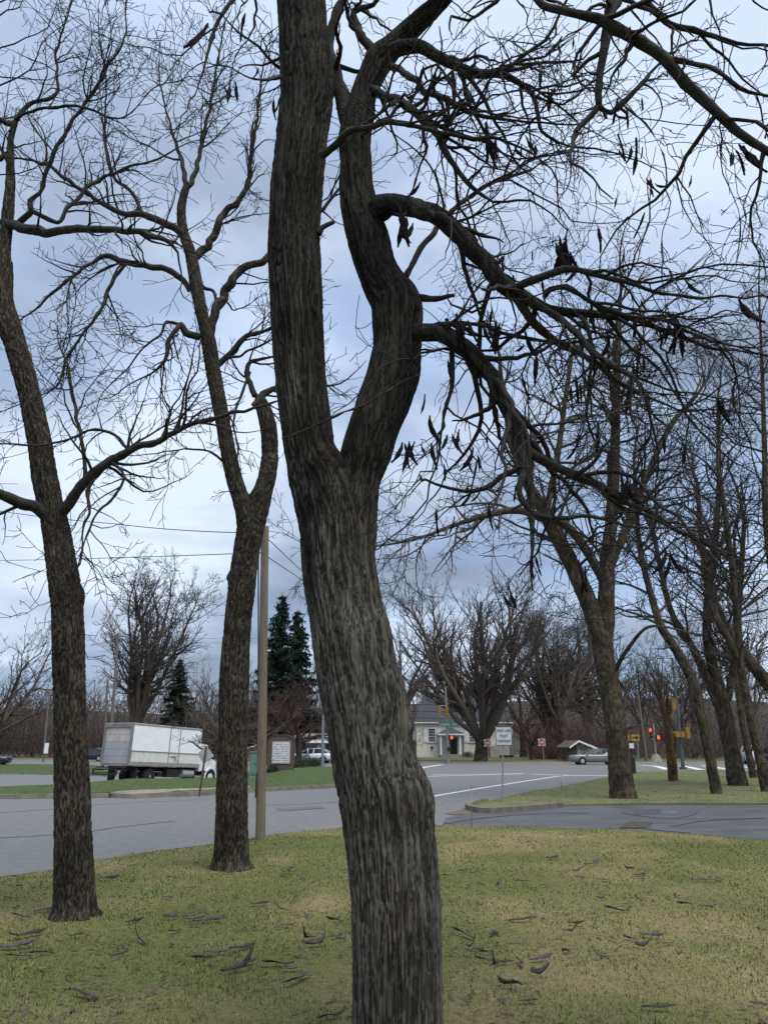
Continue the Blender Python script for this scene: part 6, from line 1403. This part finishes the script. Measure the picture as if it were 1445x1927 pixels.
def dne(px, py, bpx, bpy_, label):
    q = G(bpx, bpy_, .05); q.y -= .2; s = scale_at(q.y); q = P(bpx, bpy_, q.y); q.z = .08; t_ = thing('do_not_enter_sign', label, 'sign', q)
    top = P(px + .3, py - 9, q.y) - q; MB().cyl((0, 0, -.2), top, .05, n=8).build('post', galv, t_)
    c_ = P(px, py, q.y) - q + Vector((0, -.08, 0)); h = 6.6 * s
    pl_ = MB().box(c_, (2 * h, .015, 2 * h), bevel=.005).build('sign_plate', sign_w, t_)
    m = MB(); m.cyl(c_ + Vector((0, -.008, 0)), c_ + Vector((0, -.014, 0)), h * .92, n=32); m.build('disc', red_s, pl_)
    m = MB(); m.box(c_ + Vector((0, -.017, 0)), (h * 1.45, .006, h * .30)); m.build('bar', sign_w, pl_)
    text_obj('lettering', 'DO NOT', h * .42, sign_w, pl_, c_ + Vector((0, -.016, h * .48)), (R(90), 0, 0)); text_obj('lettering', 'ENTER', h * .42, sign_w, pl_, c_ + Vector((0, -.016, -h * .48)), (R(90), 0, 0))
dne(917, 1398, 918.5, 1434.5, 'round red DO NOT ENTER sign beside the huge tree trunk')
dne(1018.5, 1397, 1023.5, 1433, 'round red DO NOT ENTER sign standing clear of the trees on a tilted post')
# marker stakes
for (px, py, pt, lab) in ((887.5, 1558, 1481, 'thin red and white marker stake at the driveway corner'), (1056, 1487, 1459, 'thin marker stake on the island edge by the white line')):
    q = G(px, py, .03); t_ = thing('marker_stake', lab, 'stake', q); top = P(px - 1, pt, q.y) - q; mid = top * .55
    MB().cyl((0, 0, -.05), mid, .010, n=6).build('lower_rod', M('stake_red', (.24, .085, .075), rough=.6), t_); MB().cyl(mid, top, .010, .007, n=6).build('upper_rod', M('stake_grey', (.4, .3, .3), rough=.6), t_)
    MB().sphere(top, (.016, .016, .02), 8).build('cap', M('stake_cap', (.25, .1, .08), rough=.6), t_)

# ---------------------------------------------------------------- traffic signals
def head(parent, c_, h=1.0, face=-1, lit=None, nsec=3, mat=None, name='signal_head'):
    """three lamp sections; face -1 looks at the camera side, +1 away"""
    w_ = h * .36; d_ = h * .2
    m = MB()
    for k in range(nsec): m.box(c_ + Vector((0, 0, h * (1 - (2 * k + 1) / nsec) / 2 * (1))), (w_, d_, h / nsec - .01), bevel=.015)
    o = m.build(name, mat or amber, parent)
    for k in range(nsec):
        zc_ = c_ + Vector((0, face * d_ / 2, h * (1 - (2 * k + 1) / nsec) / 2))
        m = MB(); m.cyl(zc_, zc_ + Vector((0, face * .02, 0)), w_ * .38, n=16); m.build('lens', red_on if lit == k else lens_off, o)
        m = MB(); n_ = 8; rr_ = w_ * .43
        for i in range(n_):
            a0, a1 = R(-20 + i * 220 / n_), R(-20 + (i + 1) * 220 / n_)
            p0, p1 = Vector((math.cos(a0) * rr_, 0, math.sin(a0) * rr_)), Vector((math.cos(a1) * rr_, 0, math.sin(a1) * rr_))
            m.prism([zc_ + p0, zc_ + p1, zc_ + p1 * .92, zc_ + p0 * .92], (0, face * w_ * .55, 0))
        m.build('visor', mat or amber, o)
    return o
def ped(parent, c_, h, lit=True):
    m = MB(); m.box(c_, (h, .25, h), bevel=.02); o = m.build('pedestrian_signal', black_m, parent)
    m = MB(); b_ = c_ + Vector((0, -.14, -.06 * h)); m.box(b_ + Vector((0, 0, -.12 * h)), (h * .36, .02, h * .34), bevel=.008)
    for k in range(4): m.box(b_ + Vector(((k - 1.5) * h * .095, 0, h * (.19 + (.05 if k in (1, 2) else 0)))), (h * .08, .02, h * .32))
    m.box(b_ + Vector((h * .24, 0, -.02 * h)), (h * .08, .02, h * .24), Matrix.Rotation(R(25), 3, 'Y')); m.build('hand_symbol', red_on, o)
    return o
q = P(843.5, 1437, 84); q.z = .1; YS = 84; s = scale_at(YS)
sp1 = thing('signal_pole', 'grey signal pole with green Lancaster Ave sign in front of the stone house', 'traffic signal', q)
top = P(838, 1292, YS) - q
MB().cyl((0, 0, -.1), top, .17, .10, 12).build('shaft', galv, sp1); MB().cyl((0, 0, -.1), (0, 0, .25), .26, n=12).build('base', galv, sp1)
for px, lab in ((827, 0), (840.5, 1)):
    c_ = P(px, 1338.5, YS) - q + Vector((0, -.2 if lab else 0, 0)); head(sp1, c_, 15.5 * s, face=1 if lab == 0 else 1)
m = MB(); a = P(827, 1328, YS) - q; b_ = P(840, 1328, YS) - q; m.cyl(a, b_, .05, n=8).cyl(P(827, 1350, YS) - q, P(840, 1350, YS) - q, .05, n=8); m.build('bracket', galv, sp1)
m = MB(); c_ = P(842.5, 1363, YS) - q + Vector((0, -.22, 0)); m.box(c_, (36 * s, .03, 7.2 * s), bevel=.01); sgp = m.build('street_sign', sign_grn, sp1)
text_obj('lettering', 'Lancaster  Ave', .40, sign_w, sgp, c_ + Vector((0, -.02, 0)), (R(90), 0, 0), sx=.74)
ped(sp1, P(849, 1387.5, YS) - q + Vector((0, -.2, 0)), 9 * s)
MB().box((0.05, -.2, 1.3), (.28, .2, .42), bevel=.02).build('push_button', black_m, sp1)

q = G(1285, 1448.5, .055); YS = q.y; s = scale_at(YS)
sp2 = thing('signal_pole', 'tall grey signal pole with yellow signal heads on the island', 'traffic signal', q)
top = P(1264, 1238, YS) - q; MB().cyl((0, 0, -.1), top, .14, .08, 14).build('shaft', M('pole_blue_grey', (.055, .065, .075), (.08, .092, .10), scale=4, rough=.6), sp2); MB().cyl((0, 0, -.1), (0, 0, .18), .27, n=14).build('base', MATS['pole_blue_grey'], sp2)
m = MB(); e = P(1247, 1238, YS) - q; m.cyl(top, e, .05, .04, 8).sphere(e + Vector((-.15, 0, 0)), (.35, .14, .08), 12); m.build('luminaire', galv, sp2)
head(sp2, P(1291, 1379, YS) - q + Vector((.0, -.25, 0)), 20 * s, face=1); head(sp2, P(1266.5, 1325, YS) - q + Vector((0, -.1, 0)), 21 * s, face=1)
m = MB(); m.box(P(1271, 1382, YS) - q + Vector((0, -.2, 0)), (.46, .32, .40), bevel=.03).box(P(1281, 1382.5, YS) - q + Vector((0, -.28, 0)), (.26, .2, .38), bevel=.03); m.build('pedestrian_signal', amber, sp2)
m = MB(); m.cyl(P(1265, 1382, YS) - q, P(1291, 1382, YS) - q, .03, n=8); m.build('bracket', galv, sp2)

q = P(1234.5, 1437, 90); q.z = .1; YS = 90; s = scale_at(YS)
sp3 = thing('signal_pole', 'thin signal post with lit red lamps on a concrete foot across the road', 'traffic signal', q)
MB().cyl((0, 0, .3), P(1228.5, 1361, YS) - q, .13, .09, 10).build('shaft', galv, sp3); MB().cyl((0, 0, -.1), (0, 0, .75), .75, .3, 12).build('footing', concrete, sp3)
head(sp3, P(1222, 1380.5, YS) - q + Vector((0, -.1, 0)), 19 * s, face=-1, lit=0); ped(sp3, P(1236.5, 1387.5, YS) - q + Vector((0, -.15, 0)), 9.5 * s)
m = MB(); m.cyl(P(1222, 1391, YS) - q, P(1231, 1391, YS) - q, .05, n=8); m.build('bracket', galv, sp3)
t_, _ = far_pole(1217, 1437, 1199, 1300, 92, 6, 'pale leaning wooden pole left of the lit red lamps')
q = P(1201, 1436.5, 88); q.z = .1; s = scale_at(88)
ar = thing('arrow_sign', 'yellow sign with black right arrow beside the thick two stemmed tree', 'sign', q)
MB().cyl((0, 0, 0), P(1199, 1384, 88) - q, .06, n=8).build('post', galv, ar)
for (pa, pb, ok) in ((1187, 1202, True), (1179.5, 1183, False)):
    c_ = P((pa + pb) / 2, 1388, 88) - q + Vector((0, -.1, 0)); m = MB(); m.box(c_, ((pb - pa) * s, .03, 11.5 * s), bevel=.008); pl_ = m.build('sign_plate', M('sign_yellow', (.34, .20, .018), rough=.5), ar)
    if ok:
        m = MB(); m.box(c_ + Vector((-.12, -.02, 0)), (.42, .01, .14)); m.prism([c_ + Vector((.06, -.022, -.24)), c_ + Vector((.06, -.022, .24)), c_ + Vector((.38, -.022, 0))], (0, -.006, 0)); m.build('arrow', sign_blk, pl_)
q = G(1190, 1456, .1); s = scale_at(q.y)
ws = thing('small_sign', 'small white sign on a dark post right beside the thick two stemmed tree', 'sign', q)
MB().box((P(1187, 1408, q.y) - q) * .5, (.09, .09, (P(1187, 1408, q.y) - q).length)).build('post', black_m, ws); MB().box(P(1186, 1403.5, q.y) - q + Vector((0, -.08, 0)), (10.5 * s, .02, 9 * s), bevel=.005).build('sign_plate', white_p, ws); MB().box(P(1191, 1440, q.y) - q, (.22, .2, 28 * s), bevel=.02).build('marker_board', black_m, ws)
# span wires across the junction
for k, (ya, yb, lab) in enumerate([(1307, 1309, 'highest span wire crossing in front of the house roof'), (1322, 1323, 'second span wire from the top in front of the house roof'), (1336, 1334, 'third span wire crossing in front of the house roof'), (1346, 1351, 'lowest span wire crossing in front of the house roof')]):
    cable('span_wire', lab, [P(600, ya, 86 + k), P(1205, yb, 90 + k)], .022, .25)

# ---------------------------------------------------------------- fallen pods on the lawn
fp = M('fallen_pod', (0.085, 0.076, 0.082), (0.04, 0.033, 0.034), scale=9, rough=0.42, bump=0.5, bscale=60, contrast=(.4, .6))
fpd = M('fallen_pod_dark', (0.02, 0.014, 0.013), (0.045, 0.032, 0.03), scale=9, rough=0.5, bump=0.5, bscale=60)
def flat_pod(name, seed, bend, lift, twist, roll=.5):
    n_ = 12; V = []; p = Vector((0, 0, 0)); a = -bend / 2; pts = []
    for i in range(n_):
        pts.append((p.copy(), a)); p = p + Vector((math.cos(a), math.sin(a), 0)) * (1 / (n_ - 1)); a += bend / (n_ - 1)
    mid = pts[n_ // 2][0]
    for i, (q_, a_) in enumerate(pts):
        t_ = i / (n_ - 1); ww = .07 * (min(1, .25 + t_ * 5) * min(1, .2 + (1 - t_) * 4)) * (1 + .15 * math.sin(2.1 * i + seed))
        tw = roll + twist * (t_ - .5); nx, ny = -math.sin(a_), math.cos(a_)
        zc_ = .03 + lift * max(0, t_ - .55) ** 1.6 + .012 * math.sin(i * .8 + seed)
        for f in range(6):
            an = f / 6 * 2 * math.pi; u, v_ = math.cos(an) * ww, math.sin(an) * .022
            uu, vv = u * math.cos(tw) - v_ * math.sin(tw), u * math.sin(tw) + v_ * math.cos(tw)
            V.append((q_.x - mid.x + nx * uu, q_.y - mid.y + ny * uu, zc_ + vv + abs(.085 * math.sin(tw)) * .95))
    Q = [(i * 6 + k, i * 6 + (k + 1) % 6, (i + 1) * 6 + (k + 1) % 6, (i + 1) * 6 + k) for i in range(n_ - 1) for k in range(6)]
    T = [(0, k + 1, k) for k in range(1, 5)] + [((n_ - 1) * 6, (n_ - 1) * 6 + k, (n_ - 1) * 6 + k + 1) for k in range(1, 5)]
    return np_mesh(name, V, Q, T)
FP = []
for i in range(10):
    me_ = flat_pod('fallen_pod', i * 1.7, [.3, .7, -.4, .9, .15, -.6, .4, 2.4, -.25, .5][i], [.03, .12, 0, .25, 0, .08, 1.6, .5, .02, .1][i], [.4, 1.2, .5, 1.8, .6, 1.0, 1.2, .6, .9, 1.5][i], [.25, .6, .4, .8, .15, .55, .5, .9, .45, .3][i])
    me_.materials.append(fp if i % 3 else fpd); FP.append(me_)
zl = [(65,210,60,0),(60,250,20,80),(130,240,15,80),(170,250,40,5),(40,290,50,-10),(70,362,80,3),(170,332,60,-15),(110,425,100,-20),(65,472,120,-5),(65,515,90,-5),(145,502,70,-15),(280,495,40,0),(285,432,70,8),(360,490,50,3),(415,218,70,-8),(455,500,40,-50),(470,270,15,0),(455,465,90,0),(520,445,60,40),(510,378,60,-15),(615,172,50,0),(635,290,40,40),(650,240,30,0),(690,285,30,0),(720,252,60,0),(715,320,20,-70),(655,362,50,-25),(650,415,45,-25),(645,460,30,60),(735,370,80,-5),(785,378,110,-8),(765,335,50,0),(710,345,60,0),(760,518,100,-5),(820,495,80,-8),(915,478,90,-25),(920,540,90,-20),(1040,543,130,-3),(900,565,110,-15),(1085,560,60,0),(1115,602,100,-25),(320,658,110,15),(1235,735,70,-40),(1090,180,50,30),(1020,168,40,10),(1075,200,60,0),(1140,208,25,50),(980,312,90,0),(1060,335,60,5),(1155,355,40,30),(1155,445,40,-60),(1200,470,90,-15),(1075,500,40,0),(1080,392,60,5),(1255,370,80,0),(1265,430,50,0),(1295,445,30,-40),(1300,180,30,-40),(1235,175,20,0),(885,288,20,0),(860,192,60,0),(690,220,20,0),(590,255,25,-30),(450,165,30,0),(650,215,60,0)]
zr_ = [(235,385,30,0),(235,505,35,-30),(250,640,50,5),(300,570,90,20),(412,560,35,-70),(430,560,20,80),(325,620,40,70),(352,625,25,50),(375,640,50,-50),(370,665,60,10),(450,675,90,3),(420,690,40,-70),(515,675,45,85),(600,662,90,-10),(675,632,65,-30),(580,728,60,20),(465,770,120,-3),(540,822,75,-5),(455,818,25,0),(1040,853,120,3),(1415,835,40,20),(825,640,45,-25),(862,685,25,20),(705,555,35,50),(725,525,60,5),(870,480,100,3),(920,455,50,-5),(520,513,110,0),(515,368,65,0),(432,368,30,-70),(320,330,40,0),(300,325,50,0),(345,330,40,0),(600,380,40,0),(560,392,30,0),(740,355,40,30),(725,328,40,10),(680,338,20,0),(785,297,70,0),(800,288,40,0),(825,360,40,-10),(920,320,55,0),(965,340,60,0),(970,345,40,0),(1055,335,25,0),(1190,362,60,5),(1250,362,30,40),(1142,395,10,0),(1215,468,45,20),(1130,455,60,5),(1135,432,40,0),(970,610,45,40),(1070,597,50,-15),(1010,570,80,10),(925,578,40,20),(1030,290,40,0),(680,258,20,-20),(640,275,60,-20),(380,292,15,0),(245,270,20,0),(960,437,20,0),(820,430,50,0),(340,435,20,0),(365,457,25,0),(240,340,50,0),(335,255,30,0),(930,245,10,0),(390,620,30,0)]
UNIQ = {(1040, 1550+0): ''}
special_l = {(320,658): 'long flat pod lying alone in the lower left of the lawn', (1115,602): 'thick grey pod nearest the trunk on its left, lowest of that cluster', (915,478): 'tilted pod with one raised end between forked tree and thick trunk', (1155,445): 'short pod standing upright in the grass left of the thick trunk', (1235,735): 'pod at the bottom edge just left of the thick trunk', (170,332): 'dark pod against the foot of the leftmost trunk, on its left', (415,218): 'dark curled pod just right of the leftmost trunk', (645,460): 'short pale pod lying crosswise in the middle of the left lawn', (65,472): 'long pod at the left frame edge, below the leftmost trunk', (980,312): 'straight black pod below the forked tree', (1040,543): 'longest pod of the cluster left of the thick trunk'}
special_r = {(580,728): 'black strongly curled pod standing up right of the thick trunk', (520,513): 'thick brown pod lying level right of the thick trunk', (1040,853): 'long grey pod at the bottom edge on the right lawn', (540,822): 'grey pod lying below the black curled pod', (465,770): 'long thin pod left of the black curled pod', (515,675): 'pale pod pointing away from the viewer above the black curled pod', (325,620): 'upright purple grey pod nearest the thick trunk on its right', (675,632): 'straight slanted pale pod above and right of the curled pod', (1415,835): 'dark pod at the lower right corner of the lawn', (825,640): 'slanted pod alone on the right lawn, right of the pale slanted one', (870,480): 'long dark pod in the middle of the right lawn', (1215,468): 'pod farthest right in the middle distance of the lawn', (375,640): 'curved dark pod next to the upright purple grey pod', (970,610): 'short slanted pod on the plain right part of the lawn'}
def region(px, py):
    if px < 95: return 'dark fallen pod in the grass left of the leftmost trunk'
    if px < 410 and py < 1720: return 'small fallen pod in the grass between the two furrowed trunks'
    if px < 400: return 'fallen pod on the near grass in front of the leftmost trunk'
    if px < 680 and py < 1700: return 'small fallen pod on the grass near the forked trunk foot'
    if px < 680: return 'fallen pod on the near grass left of the thick trunk'
    if py > 1740: return 'fallen pod on the near grass right of the thick trunk'
    if py > 1690: return 'fallen pod midway across the lawn right of the thick trunk'
    if px < 1050: return 'small fallen pod on the far lawn close right of the thick trunk'
    return 'small fallen pod on the far right lawn toward the driveway'
PODS = []
for lst, (ox, oy), spc in ((zl, (0, 1550), special_l), (zr_, (722, 1480), special_r)):
    for i, (zx, zy, ln, an) in enumerate(lst):
        px, py = ox + zx / 2, oy + zy / 2; q = G(px, py, LAWN_UP); t_ = (q - CAM).length
        Lp = max(.06, .76 * (ln / 2) * t_ / F_PX); persp = abs(math.sin(R(an))); Lp = min(.30, Lp * (1 + 1.5 * persp))
        k = (i * 7 + int(zx)) % 10
        if (zx, zy) == (580, 728): k = 7; Lp = .22
        if (zx, zy) in ((1155, 445), (325, 620), (420, 690)): k = 6
        if (zx, zy) in ((320, 658), (1040, 853), (520, 513), (540, 822)): k = 0
        o = link('fallen_pod', FP[k]); o.location = (q.x, q.y, float(lawn_z(np.array([q.x]), np.array([q.y]))[0]) + .022)
        o.rotation_euler = (rnd.uniform(-.12, .12), rnd.uniform(-.1, .1), R(-an * 2.2 if abs(an) < 40 else -an) + (math.pi if rnd.random() < .4 else 0)); sc = Lp; o.scale = (sc, sc * rnd.uniform(.9, 1.3) * (1.25 if Lp < .15 else 1.0), sc * (1.0 if k not in (6, 7) else 1.3))
        lab = spc.get((zx, zy)); tag(o, lab or region(px, py), 'seed pod', 'fallen seed pods on the lawn')
        if not lab: PODS.append((region(px, py), px, py, Lp, k, o))
byr = {}
for t_ in PODS: byr.setdefault(t_[0], []).append(t_)
for rg_, ls in byr.items():
    used = set()
    base_ = rg_.replace('small fallen', 'fallen').replace('dark fallen', 'fallen')
    for word, key in (('nearest', lambda t: -t[2]), ('farthest', lambda t: t[2]), ('leftmost', lambda t: t[1]), ('rightmost', lambda t: -t[1]), ('longest', lambda t: -t[3])):
        ls2 = sorted((t for t in ls if id(t) not in used), key=key)
        if len(ls2) > 2: used.add(id(ls2[0])); ls2[0][5]['label'] = word + ' ' + base_
# one dry oak leaf
q = G(82, 1832, LAWN_UP); me_ = flat_pod('dry_leaf', 3, .8, 1.2, 2.0)
o = link('dry_leaf', me_, M('dry_leaf_tan', (.15, .09, .05), (.2, .13, .075), scale=20, rough=.8)); o.location = q + Vector((0, 0, .03)); o.scale = (.09, .35, .09); tag(o, 'crumpled tan dry leaf on the near left lawn', 'leaf')
